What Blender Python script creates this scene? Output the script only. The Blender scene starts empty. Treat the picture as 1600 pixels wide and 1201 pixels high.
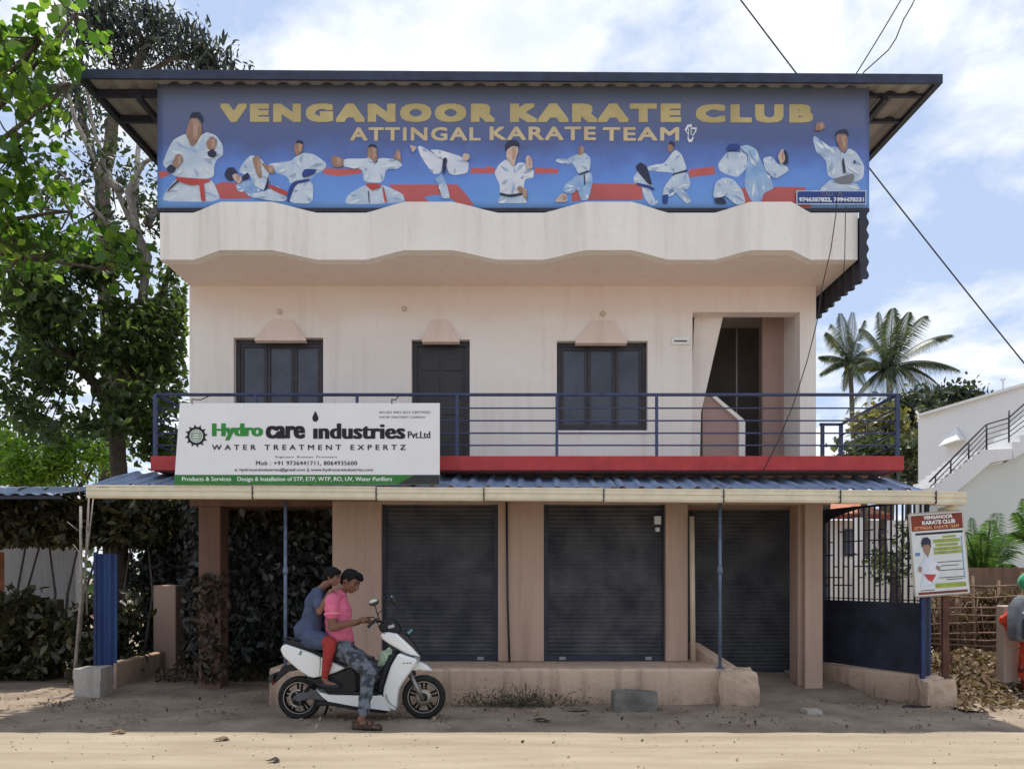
import bpy, bmesh, math, random
import numpy as np
from mathutils import Vector, Matrix, noise as mnoise
random.seed(7); rng = np.random.default_rng(7)
SC = bpy.context.scene
COL = SC.collection
R = math.radians

# ------------------------------------------------------------------ camera, light, exposure
cam_d = bpy.data.cameras.new('camera'); cam = bpy.data.objects.new('camera', cam_d); COL.objects.link(cam)
CH = 1.47
cam.location = (0, 0, CH); cam.rotation_euler = (R(90), 0, 0)
cam_d.sensor_width = 36; cam_d.lens = 27.0; cam_d.shift_y = 0.1875; cam_d.clip_end = 2000; cam_d.clip_start = 0.05
SC.camera = cam
SUN_EL, SUN_ROT = 76.2, 4.0
world = bpy.data.worlds.new('World'); SC.world = world; world.use_nodes = True
nt = world.node_tree; nt.nodes.clear()
def N(t, **k):
    n = nt.nodes.new(t)
    for a, b in k.items(): setattr(n, a, b)
    return n
sky = N('ShaderNodeTexSky', sky_type='NISHITA', sun_disc=False)
sky.sun_elevation = R(SUN_EL); sky.sun_rotation = R(SUN_ROT); sky.air_density = 1.0; sky.dust_density = 1.0
tc = N('ShaderNodeTexCoord')
sep = N('ShaderNodeSeparateXYZ'); nt.links.new(tc.outputs['Generated'], sep.inputs[0])
zc = N('ShaderNodeMath', operation='MAXIMUM'); zc.inputs[1].default_value = 0.0; nt.links.new(sep.outputs[2], zc.inputs[0])
za = N('ShaderNodeMath', operation='ADD'); za.inputs[1].default_value = 0.22; nt.links.new(zc.outputs[0], za.inputs[0])
dx = N('ShaderNodeMath', operation='DIVIDE'); nt.links.new(sep.outputs[0], dx.inputs[0]); nt.links.new(za.outputs[0], dx.inputs[1])
dy = N('ShaderNodeMath', operation='DIVIDE'); nt.links.new(sep.outputs[1], dy.inputs[0]); nt.links.new(za.outputs[0], dy.inputs[1])
cmb = N('ShaderNodeCombineXYZ'); nt.links.new(dx.outputs[0], cmb.inputs[0]); nt.links.new(dy.outputs[0], cmb.inputs[1])
n1 = N('ShaderNodeTexNoise'); n1.inputs['Scale'].default_value = 3.1; n1.inputs['Detail'].default_value = 9; n1.inputs['Roughness'].default_value = .56
n1.inputs['Distortion'].default_value = .25
mp = N('ShaderNodeMapping'); mp.inputs['Location'].default_value = (3.7, 1.3, 0.4)
nt.links.new(cmb.outputs[0], mp.inputs[0]); nt.links.new(mp.outputs[0], n1.inputs['Vector'])
rp = N('ShaderNodeValToRGB'); rp.color_ramp.elements[0].position = .445; rp.color_ramp.elements[1].position = .585
nt.links.new(n1.outputs[0], rp.inputs[0])
n2 = N('ShaderNodeTexNoise'); n2.inputs['Scale'].default_value = 6.0; n2.inputs['Detail'].default_value = 7; nt.links.new(mp.outputs[0], n2.inputs['Vector'])
cr = N('ShaderNodeValToRGB'); cr.color_ramp.elements[0].position = .3; cr.color_ramp.elements[1].position = .62
cr.color_ramp.elements[0].color = (5.1, 5.7, 6.5, 1); cr.color_ramp.elements[1].color = (7.4, 7.55, 7.7, 1)
nt.links.new(n2.outputs[0], cr.inputs[0])
pale = N('ShaderNodeMix', data_type='RGBA'); pale.inputs[0].default_value = .75
nt.links.new(sky.outputs[0], pale.inputs[6]); pale.inputs[7].default_value = (3.9, 4.75, 6.5, 1)
mx = N('ShaderNodeMix', data_type='RGBA'); nt.links.new(rp.outputs[0], mx.inputs[0]); nt.links.new(pale.outputs[2], mx.inputs[6]); nt.links.new(cr.outputs[0], mx.inputs[7])
bg = N('ShaderNodeBackground'); bg.inputs[1].default_value = .10
wo = N('ShaderNodeOutputWorld'); nt.links.new(mx.outputs[2], bg.inputs[0]); nt.links.new(bg.outputs[0], wo.inputs[0])
sun_d = bpy.data.lights.new('sun', 'SUN'); sun = bpy.data.objects.new('sun', sun_d); COL.objects.link(sun)
sun_d.energy = 3.1; sun_d.angle = R(.6); sun_d.color = (1, .95, .87)
sun.rotation_euler = (R(-(90 - SUN_EL)), 0, R(-SUN_ROT)); sun.location = (0, 20, 30)
vs = SC.view_settings; vs.view_transform = 'Standard'; vs.look = 'None'; vs.gamma = 1; vs.use_curve_mapping = False
vs.exposure = 0.62

# ------------------------------------------------------------------ helpers
F = 1200.0
def W(px, py, Y): return Vector(((px - 800) * Y / F, Y, CH + (900 - py) * Y / F))
def X(px, Y): return (px - 800) * Y / F
def Zp(py, Y): return CH + (900 - py) * Y / F

MATS = {}
def mat(name, col, rough=.7, var=.12, scale=4.0, bump=0.0, bscale=30.0, metal=0.0, spec=.35, col2=None, streak=False, coat=0, alpha=None, trans=0):
    if name in MATS: return MATS[name]
    m = bpy.data.materials.new(name); m.use_nodes = True; MATS[name] = m
    t = m.node_tree; b = t.nodes['Principled BSDF']
    b.inputs['Roughness'].default_value = rough; b.inputs['Metallic'].default_value = metal
    b.inputs['Specular IOR Level'].default_value = spec
    if coat: b.inputs['Coat Weight'].default_value = coat
    if trans: b.inputs['Transmission Weight'].default_value = trans
    c = t.nodes.new('ShaderNodeTexCoord')
    no = t.nodes.new('ShaderNodeTexNoise'); no.inputs['Scale'].default_value = scale; no.inputs['Detail'].default_value = 8; no.inputs['Roughness'].default_value = .62
    src = c.outputs['Object']
    if streak:
        mp = t.nodes.new('ShaderNodeMapping'); mp.inputs['Scale'].default_value = streak if isinstance(streak, tuple) else (1, 1, .12); t.links.new(src, mp.inputs[0]); src = mp.outputs[0]
    t.links.new(src, no.inputs['Vector'])
    r = t.nodes.new('ShaderNodeValToRGB'); r.color_ramp.elements[0].position = .32; r.color_ramp.elements[1].position = .68
    a = tuple(max(0, x * (1 - var)) for x in col); z = tuple(min(1, x * (1 + var)) for x in (col2 or col))
    if col2: a, z = col, col2
    r.color_ramp.elements[0].color = (*a, 1); r.color_ramp.elements[1].color = (*z, 1)
    t.links.new(no.outputs[0], r.inputs[0]); t.links.new(r.outputs[0], b.inputs['Base Color'])
    if bump:
        n2 = t.nodes.new('ShaderNodeTexNoise'); n2.inputs['Scale'].default_value = bscale; n2.inputs['Detail'].default_value = 6
        t.links.new(c.outputs['Object'], n2.inputs['Vector'])
        bp = t.nodes.new('ShaderNodeBump'); bp.inputs['Strength'].default_value = bump; bp.inputs['Distance'].default_value = .02
        t.links.new(n2.outputs[0], bp.inputs['Height']); t.links.new(bp.outputs[0], b.inputs['Normal'])
    return m

def wallmat(name, base, stain, amount=.5, dirt_h=None, band=None):
    """painted plaster: broad tone change, rain streaks, blotches, fine bump"""
    if name in MATS: return MATS[name]
    m = bpy.data.materials.new(name); m.use_nodes = True; MATS[name] = m
    t = m.node_tree; b = t.nodes['Principled BSDF']; b.inputs['Roughness'].default_value = .8; b.inputs['Specular IOR Level'].default_value = .2
    c = t.nodes.new('ShaderNodeTexCoord')
    def noise(sc, det, mpv=None):
        n = t.nodes.new('ShaderNodeTexNoise'); n.inputs['Scale'].default_value = sc; n.inputs['Detail'].default_value = det; n.inputs['Roughness'].default_value = .6
        if mpv:
            mp = t.nodes.new('ShaderNodeMapping'); mp.inputs['Scale'].default_value = mpv; t.links.new(c.outputs['Object'], mp.inputs[0]); t.links.new(mp.outputs[0], n.inputs['Vector'])
        else: t.links.new(c.outputs['Object'], n.inputs['Vector'])
        return n
    def ramp(n, p0, p1, v0, v1):
        r = t.nodes.new('ShaderNodeMapRange'); r.inputs[1].default_value = p0; r.inputs[2].default_value = p1; r.inputs[3].default_value = v0; r.inputs[4].default_value = v1
        t.links.new(n.outputs[0], r.inputs[0]); return r
    a = ramp(noise(1.1, 4), .4, .7, 0, .35 * amount)
    s = ramp(noise(5, 8, (1.6, 1.6, .1)), .5, .78, 0, .8 * amount)
    f = ramp(noise(26, 6), .56, .8, 0, .6 * amount)
    ad = t.nodes.new('ShaderNodeMath'); ad.operation = 'ADD'; t.links.new(a.outputs[0], ad.inputs[0]); t.links.new(s.outputs[0], ad.inputs[1])
    ad2 = t.nodes.new('ShaderNodeMath'); ad2.operation = 'ADD'; ad2.use_clamp = True; t.links.new(ad.outputs[0], ad2.inputs[0]); t.links.new(f.outputs[0], ad2.inputs[1])
    fac = ad2
    if dirt_h:
        g = t.nodes.new('ShaderNodeNewGeometry'); sp = t.nodes.new('ShaderNodeSeparateXYZ'); t.links.new(g.outputs['Position'], sp.inputs[0])
        n = noise(7, 7); mr = t.nodes.new('ShaderNodeMapRange'); mr.inputs[1].default_value = dirt_h[0]; mr.inputs[2].default_value = dirt_h[1]; mr.inputs[3].default_value = 1.0; mr.inputs[4].default_value = 0
        t.links.new(sp.outputs[2], mr.inputs[0])
        mu = t.nodes.new('ShaderNodeMath'); mu.operation = 'MULTIPLY'; t.links.new(mr.outputs[0], mu.inputs[0]); t.links.new(n.outputs[0], mu.inputs[1])
        ad3 = t.nodes.new('ShaderNodeMath'); ad3.operation = 'ADD'; ad3.use_clamp = True; t.links.new(mu.outputs[0], ad3.inputs[0]); t.links.new(ad2.outputs[0], ad3.inputs[1]); fac = ad3
    mi = t.nodes.new('ShaderNodeMix'); mi.data_type = 'RGBA'; mi.inputs[6].default_value = (*base, 1); mi.inputs[7].default_value = (*stain, 1)
    t.links.new(fac.outputs[0], mi.inputs[0]); col_out = mi.outputs[2]
    if band:      # tint mixed in towards the top, noisy edge: z low, z high, colour, strength
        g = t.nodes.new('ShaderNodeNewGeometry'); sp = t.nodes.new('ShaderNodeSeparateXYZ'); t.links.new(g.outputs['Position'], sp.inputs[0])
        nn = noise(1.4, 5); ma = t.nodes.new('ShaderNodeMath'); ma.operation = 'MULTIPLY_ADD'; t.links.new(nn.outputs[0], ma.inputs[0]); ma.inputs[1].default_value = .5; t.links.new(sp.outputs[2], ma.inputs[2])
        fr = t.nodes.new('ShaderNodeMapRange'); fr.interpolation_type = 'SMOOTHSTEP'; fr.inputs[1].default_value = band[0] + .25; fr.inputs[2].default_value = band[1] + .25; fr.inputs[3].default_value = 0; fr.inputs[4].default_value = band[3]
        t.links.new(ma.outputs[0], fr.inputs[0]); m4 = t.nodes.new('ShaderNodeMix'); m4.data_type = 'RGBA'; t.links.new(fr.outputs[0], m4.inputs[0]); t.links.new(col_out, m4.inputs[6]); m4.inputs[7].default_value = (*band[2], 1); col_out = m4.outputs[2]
    t.links.new(col_out, b.inputs['Base Color'])
    bp = t.nodes.new('ShaderNodeBump'); bp.inputs['Strength'].default_value = .25; bp.inputs['Distance'].default_value = .01
    t.links.new(noise(60, 5).outputs[0], bp.inputs['Height']); t.links.new(bp.outputs[0], b.inputs['Normal'])
    return m

def leafmat(name, c1, c2, c3, transl=.45, rough=.42, spec=.45):
    if name in MATS: return MATS[name]
    m = bpy.data.materials.new(name); m.use_nodes = True; MATS[name] = m
    t = m.node_tree; b = t.nodes['Principled BSDF']; b.inputs['Roughness'].default_value = rough; b.inputs['Specular IOR Level'].default_value = spec
    g = t.nodes.new('ShaderNodeNewGeometry'); r = t.nodes.new('ShaderNodeValToRGB')
    r.color_ramp.elements[0].color = (*c1, 1); r.color_ramp.elements[1].color = (*c3, 1)
    e = r.color_ramp.elements.new(.55); e.color = (*c2, 1)
    t.links.new(g.outputs['Random Per Island'], r.inputs[0]); t.links.new(r.outputs[0], b.inputs['Base Color'])
    tr = t.nodes.new('ShaderNodeBsdfTranslucent'); mi = t.nodes.new('ShaderNodeMixShader'); mi.inputs[0].default_value = transl
    br = t.nodes.new('ShaderNodeMix'); br.data_type = 'RGBA'; br.blend_type = 'MULTIPLY'; br.inputs[0].default_value = 1; br.inputs[7].default_value = (1.6, 1.75, .9, 1)
    t.links.new(r.outputs[0], br.inputs[6]); t.links.new(br.outputs[2], tr.inputs[0])
    t.links.new(b.outputs[0], mi.inputs[1]); t.links.new(tr.outputs[0], mi.inputs[2])
    t.links.new(mi.outputs[0], t.nodes['Material Output'].inputs[0])
    return m

class MB:
    def __init__(s): s.v = []; s.f = []; s.m = []; s.mi = 0; s.sm = []
    def add(s, vs, fs, smooth=False):
        o = len(s.v); s.v += [tuple(v) for v in vs]
        for f in fs: s.f.append([i + o for i in f]); s.m.append(s.mi); s.sm.append(smooth)
        return s
    def box(s, x0, x1, y0, y1, z0, z1):
        v = [(x, y, z) for x in (x0, x1) for y in (y0, y1) for z in (z0, z1)]
        return s.add(v, [(0, 1, 3, 2), (4, 6, 7, 5), (0, 4, 5, 1), (2, 3, 7, 6), (0, 2, 6, 4), (1, 5, 7, 3)])
    def bbox(s, x0, x1, y0, y1, z0, z1, b=.01):
        """box with chamfered vertical and horizontal edges"""
        pts = []
        for z, i in ((z0, b), (z0 + b, 0), (z1 - b, 0), (z1, b)):
            pts.append([(x0 + i, y0 + i + b, z), (x0 + i + b, y0 + i, z), (x1 - i - b, y0 + i, z), (x1 - i, y0 + i + b, z),
                        (x1 - i, y1 - i - b, z), (x1 - i - b, y1 - i, z), (x0 + i + b, y1 - i, z), (x0 + i, y1 - i - b, z)])
        v = sum(pts, []); f = [list(range(7, -1, -1)), list(range(24, 32))]
        for k in range(3):
            for j in range(8): f.append((k * 8 + j, k * 8 + (j + 1) % 8, (k + 1) * 8 + (j + 1) % 8, (k + 1) * 8 + j))
        return s.add(v, f)
    def prism(s, poly, a, b, axis='y'):
        """poly: 2D points; extruded from a to b along axis. axis y: poly=(x,z); x: poly=(y,z); z: poly=(x,y)"""
        def P(p, t): return (p[0], t, p[1]) if axis == 'y' else ((t, p[0], p[1]) if axis == 'x' else (p[0], p[1], t))
        n = len(poly); v = [P(p, a) for p in poly] + [P(p, b) for p in poly]
        f = [list(range(n)), list(range(2 * n - 1, n - 1, -1))] + [(i, i + n, (i + 1) % n + n, (i + 1) % n) for i in range(n)]
        return s.add(v, f)
    def tube(s, pts, r, n=8, cap=True, smooth=True, ell=None):
        pts = [Vector(p) for p in pts]; rs = r if isinstance(r, (list, tuple)) else [r] * len(pts)
        rings = []; up = Vector((0, 0, 1)); last = None
        for i, p in enumerate(pts):
            d = (pts[min(i + 1, len(pts) - 1)] - pts[max(i - 1, 0)])
            d = d.normalized() if d.length > 1e-9 else Vector((0, 0, 1))
            if last is None:
                a = d.cross(up)
                if a.length < .05: a = d.cross(Vector((0, 1, 0)))
            else: a = last - d * last.dot(d)
            a.normalize(); last = a; b = d.cross(a)
            e = ell or 1.0
            rings.append([p + (a * math.cos(2 * math.pi * k / n) + b * e * math.sin(2 * math.pi * k / n)) * rs[i] for k in range(n)])
        v = sum(rings, []); f = []
        for i in range(len(pts) - 1):
            for k in range(n): f.append((i * n + k, i * n + (k + 1) % n, (i + 1) * n + (k + 1) % n, (i + 1) * n + k))
        if cap: f += [list(range(n - 1, -1, -1)), list(range((len(pts) - 1) * n, len(pts) * n))]
        return s.add(v, f, smooth)
    def ball(s, c, r, nu=12, nv=8, M=None):
        r = (r, r, r) if not isinstance(r, (tuple, list)) else r
        v = []; f = []
        for j in range(nv + 1):
            th = math.pi * j / nv
            for i in range(nu):
                ph = 2 * math.pi * i / nu
                p = Vector((r[0] * math.sin(th) * math.cos(ph), r[1] * math.sin(th) * math.sin(ph), r[2] * math.cos(th)))
                if M: p = M @ p
                v.append(Vector(c) + p)
        for j in range(nv):
            for i in range(nu): f.append((j * nu + i, (j + 1) * nu + i, (j + 1) * nu + (i + 1) % nu, j * nu + (i + 1) % nu))
        return s.add(v, f, True)
    def lathe(s, c, prof, n=24, axis='y'):
        """prof: (radius, offset along axis)"""
        v = []; f = []
        for (r, t) in prof:
            for i in range(n):
                a = 2 * math.pi * i / n; u, w = r * math.cos(a), r * math.sin(a)
                v.append(Vector(c) + (Vector((u, t, w)) if axis == 'y' else Vector((u, w, t)) if axis == 'z' else Vector((t, u, w))))
        for j in range(len(prof) - 1):
            for i in range(n): f.append((j * n + i, j * n + (i + 1) % n, (j + 1) * n + (i + 1) % n, (j + 1) * n + i))
        return s.add(v, f, True)
    def build(s, name, mats, parent=None, recalc=True, weld=False):
        me = bpy.data.meshes.new(name); me.from_pydata(s.v, [], s.f)
        for m in (mats if isinstance(mats, (list, tuple)) else [mats]): me.materials.append(m)
        me.polygons.foreach_set('material_index', s.m); me.polygons.foreach_set('use_smooth', s.sm)
        if recalc:
            bm = bmesh.new(); bm.from_mesh(me)
            if weld: bmesh.ops.remove_doubles(bm, verts=bm.verts, dist=1e-5)
            bmesh.ops.recalc_face_normals(bm, faces=bm.faces); bm.to_mesh(me); bm.free()
        me.update()
        return link(name, me, parent)
def link(name, me, parent=None):
    o = bpy.data.objects.new(name, me); COL.objects.link(o)
    if parent is not None:
        o.parent = parent
        o.matrix_parent_inverse = parent_world(parent).inverted()
    return o
def parent_world(p):
    m = Matrix.LocRotScale(p.location, p.rotation_euler, p.scale)
    return (parent_world(p.parent) @ p.matrix_parent_inverse @ m) if p.parent else m
def tag(o, label=None, cat=None, group=None, kind=None):
    if label: o['label'] = label
    if cat: o['category'] = cat
    if group: o['group'] = group
    if kind: o['kind'] = kind
    return o
def empty(name, loc, label=None, cat=None, group=None, kind=None):
    o = bpy.data.objects.new(name, None); COL.objects.link(o); o.location = loc; o.empty_display_size = .2
    return tag(o, label, cat, group, kind)
def copy_tree(o, parent=None, loc=None, **k):
    c = o.copy(); COL.objects.link(c); c.parent = parent
    if loc is not None: c.location = loc
    for ch in o.children: copy_tree(ch, c)
    if k: tag(c, **k)
    return c
def bevel(o, w=.01, seg=2, ang=40):
    m = o.modifiers.new('bevel', 'BEVEL'); m.width = w; m.segments = seg; m.limit_method = 'ANGLE'; m.angle_limit = R(ang); return o

def text(s, x0, x1, z0, z1, Y, m, name, parent=None, offset=0.0, skew=0.0, bold=0.0, boldz=0.0, M=None, tracking=1.0):
    """lettering fitted to a rectangle; flat print laid on its board"""
    cu = bpy.data.curves.new('t', 'FONT'); cu.body = s; cu.offset = offset; cu.resolution_u = 3; cu.fill_mode = 'BOTH'; cu.space_character = tracking
    ob = bpy.data.objects.new('t', cu); COL.objects.link(ob)
    dg = bpy.context.evaluated_depsgraph_get(); me = bpy.data.meshes.new_from_object(ob.evaluated_get(dg))
    bpy.data.objects.remove(ob); bpy.data.curves.remove(cu)
    n = len(me.vertices); co = np.empty(n * 3); me.vertices.foreach_get('co', co); co = co.reshape(-1, 3)
    mn, mxx = co.min(0), co.max(0)
    u = (co[:, 0] - mn[0]) / (mxx[0] - mn[0]); v = (co[:, 1] - mn[1]) / (mxx[1] - mn[1])
    out = np.stack([x0 + u * (x1 - x0) + skew * (v) * (z1 - z0), np.full(n, Y), z0 + v * (z1 - z0)], 1)
    if M is not None: out = np.array([tuple(M @ Vector(p)) for p in out])
    if bold or boldz:      # heavier face: the same outlines struck several times, each a hair in front of the last
        out[:, 0] = x0 + bold + (out[:, 0] - x0) * (x1 - x0 - 2 * bold) / (x1 - x0); out[:, 2] = z0 + boldz + (out[:, 2] - z0) * (z1 - z0 - 2 * boldz) / (z1 - z0)
        fs = [tuple(p.vertices) for p in me.polygons]; V = []; Fs = []; sh = [(a * bold, c * boldz) for a in (-1, -.67, -.33, 0, .33, .67, 1) for c in ((-1, 0, 1) if boldz else (0,))]
        for k, (a, c) in enumerate(sh): Fs += [tuple(i + k * n for i in f) for f in fs]; V += [(q[0] + a, q[1] - .00012 * k, q[2] + c) for q in out]
        bpy.data.meshes.remove(me); me = bpy.data.meshes.new(name); me.from_pydata(V, [], Fs); me.materials.append(m); me.update()
        return link(name, me, parent)
    me.vertices.foreach_set('co', out.ravel()); me.materials.clear(); me.materials.append(m); me.update()
    me.name = name
    return link(name, me, parent)

def leaves_mesh(P, size, rngl, droop=.3, aspect=.5, jitter=.35, normals_up=.5, fold=.15):
    """kite-shaped folded leaves at the points P (n x 3)"""
    n = len(P); d = rngl.normal(size=(n, 3)); d[:, 2] -= droop; d /= np.linalg.norm(d, axis=1)[:, None]
    up = rngl.normal(size=(n, 3)) * (1 - normals_up); up[:, 2] += normals_up
    s = np.cross(d, up); s /= (np.linalg.norm(s, axis=1)[:, None] + 1e-9); nn = np.cross(s, d)
    L = size * (1 + jitter * rngl.normal(size=n)).clip(.4, 2)[:, None]
    w = L * aspect * .5
    b = P - d * L * .5; t = P + d * L * .5; mid = P - d * L * .08 ; f = nn * L * fold
    mid2 = P + d * L * .22
    v = np.stack([b, mid + s * w + f * .6, mid2 + s * w * .72 + f * .5, t, mid2 - s * w * .72 + f * .5, mid - s * w + f * .6], 1).reshape(-1, 3)
    return v, n
def leaf_object(name, P, size, m, parent=None, seed=1, **k):
    rl = np.random.default_rng(seed); v, n = leaves_mesh(np.asarray(P, float), size, rl, **k)
    me = bpy.data.meshes.new(name); me.vertices.add(len(v)); me.vertices.foreach_set('co', v.ravel())
    idx = np.arange(n)[:, None] * 6
    q = np.concatenate([idx + np.array([[0, 1, 2, 3]]), idx + np.array([[0, 3, 4, 5]])], 1).reshape(-1)
    me.loops.add(len(q)); me.loops.foreach_set('vertex_index', q)
    me.polygons.add(n * 2); me.polygons.foreach_set('loop_start', np.arange(0, n * 8, 4)); me.polygons.foreach_set('loop_total', np.full(n * 2, 4))
    for mm in (m if isinstance(m, (list, tuple)) else [m]): me.materials.append(mm)
    me.update(calc_edges=True); me.validate()
    return link(name, me, parent)
def clusters(blobs, per, rl, spread=.3):
    """blobs: (centre, (rx,ry,rz), n_clusters). leaf points in loose clumps through the volume; returns points and clump centres"""
    P = []; C = []
    for c, r, n in blobs:
        for _ in range(n):
            d = rl.normal(size=3); d /= np.linalg.norm(d); q = np.array(c) + d * np.array(r) * rl.uniform(.25, 1) ** .6
            k = int(per * rl.uniform(.4, 1.5)); C.append(q)
            g = rl.normal(size=(k, 3)) * spread * rl.uniform(.6, 1.3) * np.array([1, 1, .75]); P.append(q + g)
    return np.concatenate(P), C
# ------------------------------------------------------------------ materials
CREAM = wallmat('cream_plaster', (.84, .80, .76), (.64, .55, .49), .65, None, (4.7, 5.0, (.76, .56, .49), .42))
CREAM2 = wallmat('cream_parapet', (.86, .83, .79), (.62, .56, .51), .6)
PILLAR = wallmat('pink_brown_plaster', (.50, .35, .27), (.30, .20, .15), .7)
PLINTH = wallmat('plinth_plaster', (.62, .455, .33), (.26, .18, .13), .9, (0.0, .35))
CONC = wallmat('grey_concrete', (.33, .30, .27), (.17, .15, .13), .9)
REDP = mat('red_oxide_paint', (.42, .045, .045), .55, .18, 6, .15)
BLUEM = mat('blue_rail_paint', (.045, .06, .13), .4, .25, 8)
SHUT = mat('dark_shutter_steel', (.018, .020, .028), .5, col2=(.085, .085, .09), scale=2.4, bump=.2, bscale=14, spec=.3)
SHEET = mat('blue_roof_sheet', (.24, .31, .44), .5, .28, 3.0, .1, 40, streak=False)
SHEETD = mat('dark_roof_sheet', (.035, .045, .08), .5, .3, 3)
SOFF = mat('roof_underside', (.30, .28, .26), .6, .2, 3)
STEEL = mat('dark_steel', (.03, .033, .05), .5, .3, 6)
GUT = mat('cream_pvc', (.72, .66, .50), .45, .09, 5, streak=False)
JOINT = mat('black_joint', (.03, .03, .03), .6)
DIRT = mat('brown_dirt', (.17, .125, .09), .95, col2=(.33, .26, .195), scale=1.6, bump=.7, bscale=22)
ROADM = mat('dusty_road', (.265, .21, .148), .9, col2=(.38, .315, .235), scale=2.2, streak=(.3, 1.6, 1), bump=.6, bscale=60)
GND = mat('earth', (.24, .19, .13), .95, col2=(.33, .27, .19), scale=.5, bump=.5, bscale=8)
WOODD = mat('dark_wood', (.045, .042, .05), .5, .3, 9)
GLASS = mat('dark_glass', (.045, .05, .07), .22, .5, 1.6, spec=.6)
GREYIN = mat('grey_interior', (.16, .14, .14), .85, .2, 2)
PINKIN = wallmat('pink_interior', (.42, .29, .26), (.28, .19, .17), .6)
BARK = mat('bark', (.10, .08, .065), .9, .35, 8, .6, 30)
BARKL = mat('pale_bark', (.28, .25, .22), .85, .3, 8, .5, 30)
WHITE = mat('white_board', (.80, .81, .82), .45, .03, 3)
WHITEP = wallmat('white_house_paint', (.80, .80, .80), (.62, .62, .60), .3)
PALEG = wallmat('pale_green_house_paint', (.66, .69, .66), (.5, .52, .5), .3)
BLACKM = mat('black_print', (.012, .012, .014), .5, .05)
CONCB = wallmat('block_concrete', (.42, .38, .33), (.24, .21, .17), .8)

# ------------------------------------------------------------------ ground
def sheet(name, x0, x1, y0, y1, z, m):
    b = MB(); b.add([(x0, y0, z), (x1, y0, z), (x1, y1, z), (x0, y1, z)], [(0, 1, 2, 3)])
    return tag(b.build(name, m), kind='structure')
sheet('ground', -500, 500, -500, 900, -.05, GND)
def fbm(x, y, s=1.0, o=4):
    v = 0; a = 1
    for i in range(o): v += a * mnoise.noise(Vector((x * s, y * s, i * 7.3))); s *= 2; a *= .5
    return v
def grid_ground(name, xs, ys, zf, m):
    nx, ny = len(xs), len(ys); v = [(x, y, zf(x, y)) for y in ys for x in xs]
    f = [(j * nx + i, j * nx + i + 1, (j + 1) * nx + i + 1, (j + 1) * nx + i) for j in range(ny - 1) for i in range(nx - 1)]
    b = MB(); b.add(v, f, True); return tag(b.build(name, m), kind='structure')
def dirt_z(x, y):
    e = min(1, max(0, (y - 7.2) / .5)); ramp = 0
    if 2.7 < x < 4.3 and y > 8.9: ramp = min(.19, (y - 8.9) * .14)
    return -.004 + e * (.012 + .018 * fbm(x, y, 1.3)) + .005 * fbm(x, y, 9, 2) + ramp
grid_ground('dirt_verge', np.linspace(-14, 14, 380), np.linspace(7.0, 15, 120), dirt_z, DIRT)
def road_z(x, y):
    edge = 7.22 + .13 * fbm(x, 3.1, 1.3, 5)
    return .008 if y < edge else .008 - min(.05, (y - edge) * .35)
grid_ground('road', list(np.linspace(-120, -15, 22)) + list(np.linspace(-14, 14, 260)) + list(np.linspace(15, 120, 22)),
            list(np.linspace(-14, 6.8, 8)) + list(np.linspace(6.9, 7.5, 16)), road_z, ROADM)

# ------------------------------------------------------------------ main building
B = empty('shop_building', (0, 9.5, 0), 'two storey cream building with wavy parapet, red edged balcony and dark shop shutters', 'building')
YU, YG = 10.0, 9.5
XL, XR = X(296, YU), X(1275, YU)
ZF = Zp(712, 9.0)         # upper floor level
ZS = Zp(405, 9.17)        # soffit level
# upper wall with openings (built as strips around the holes)
holes = [(365, 505, 527, 660), (643, 734, 530, 712), (870, 1012, 532, 672), (1082, 1250, 487, 714)]
hx = [(X(a, YU), X(b, YU), Zp(d, YU), Zp(c, YU)) for a, b, c, d in holes]
hx[3] = (hx[3][0], hx[3][1], ZF, hx[3][3]); hx[1] = (hx[1][0], hx[1][1], ZF, hx[1][3])
w = MB(); xs = XL
for (a, b, z0, z1) in hx:
    w.box(xs, a, YU, YU + .2, ZF, ZS)
    w.box(a, b, YU, YU + .2, z1, ZS)
    if z0 > ZF + .02: w.box(a, b, YU, YU + .2, ZF, z0)
    xs = b
w.box(xs, XR, YU, YU + .2, ZF, ZS)
w.box(XL, XL + .2, YU + .2, 15, ZF, ZS); w.box(XR - .2, XR, YU + .2, 15, ZF, ZS); w.box(XL + .2, XR - .2, 14.8, 15, ZF, ZS)
w.box(XL + .2, XR - .2, YU + .2, 14.8, ZF - .1, ZF)       # inner floor
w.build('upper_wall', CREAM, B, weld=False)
# soffit slab
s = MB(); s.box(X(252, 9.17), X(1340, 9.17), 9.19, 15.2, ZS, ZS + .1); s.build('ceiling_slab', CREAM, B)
# wavy parapet: plan profile from the facet points
Yb, Yo = 9.17, 8.90
pp = [(250, 0), (302, 0), (345, 1), (425, 1), (495, 0), (572, 0), (632, 1), (707, 1), (778, 0), (850, 0), (915, 1), (987, 1), (1044, 0), (1117, 0), (1173, 1), (1236, 1), (1267, 0), (1340, 0)]
plan = []
for i, (px, o) in enumerate(pp):
    Y = Yo if o else Yb; plan.append((X(px, Y), Y))
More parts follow.
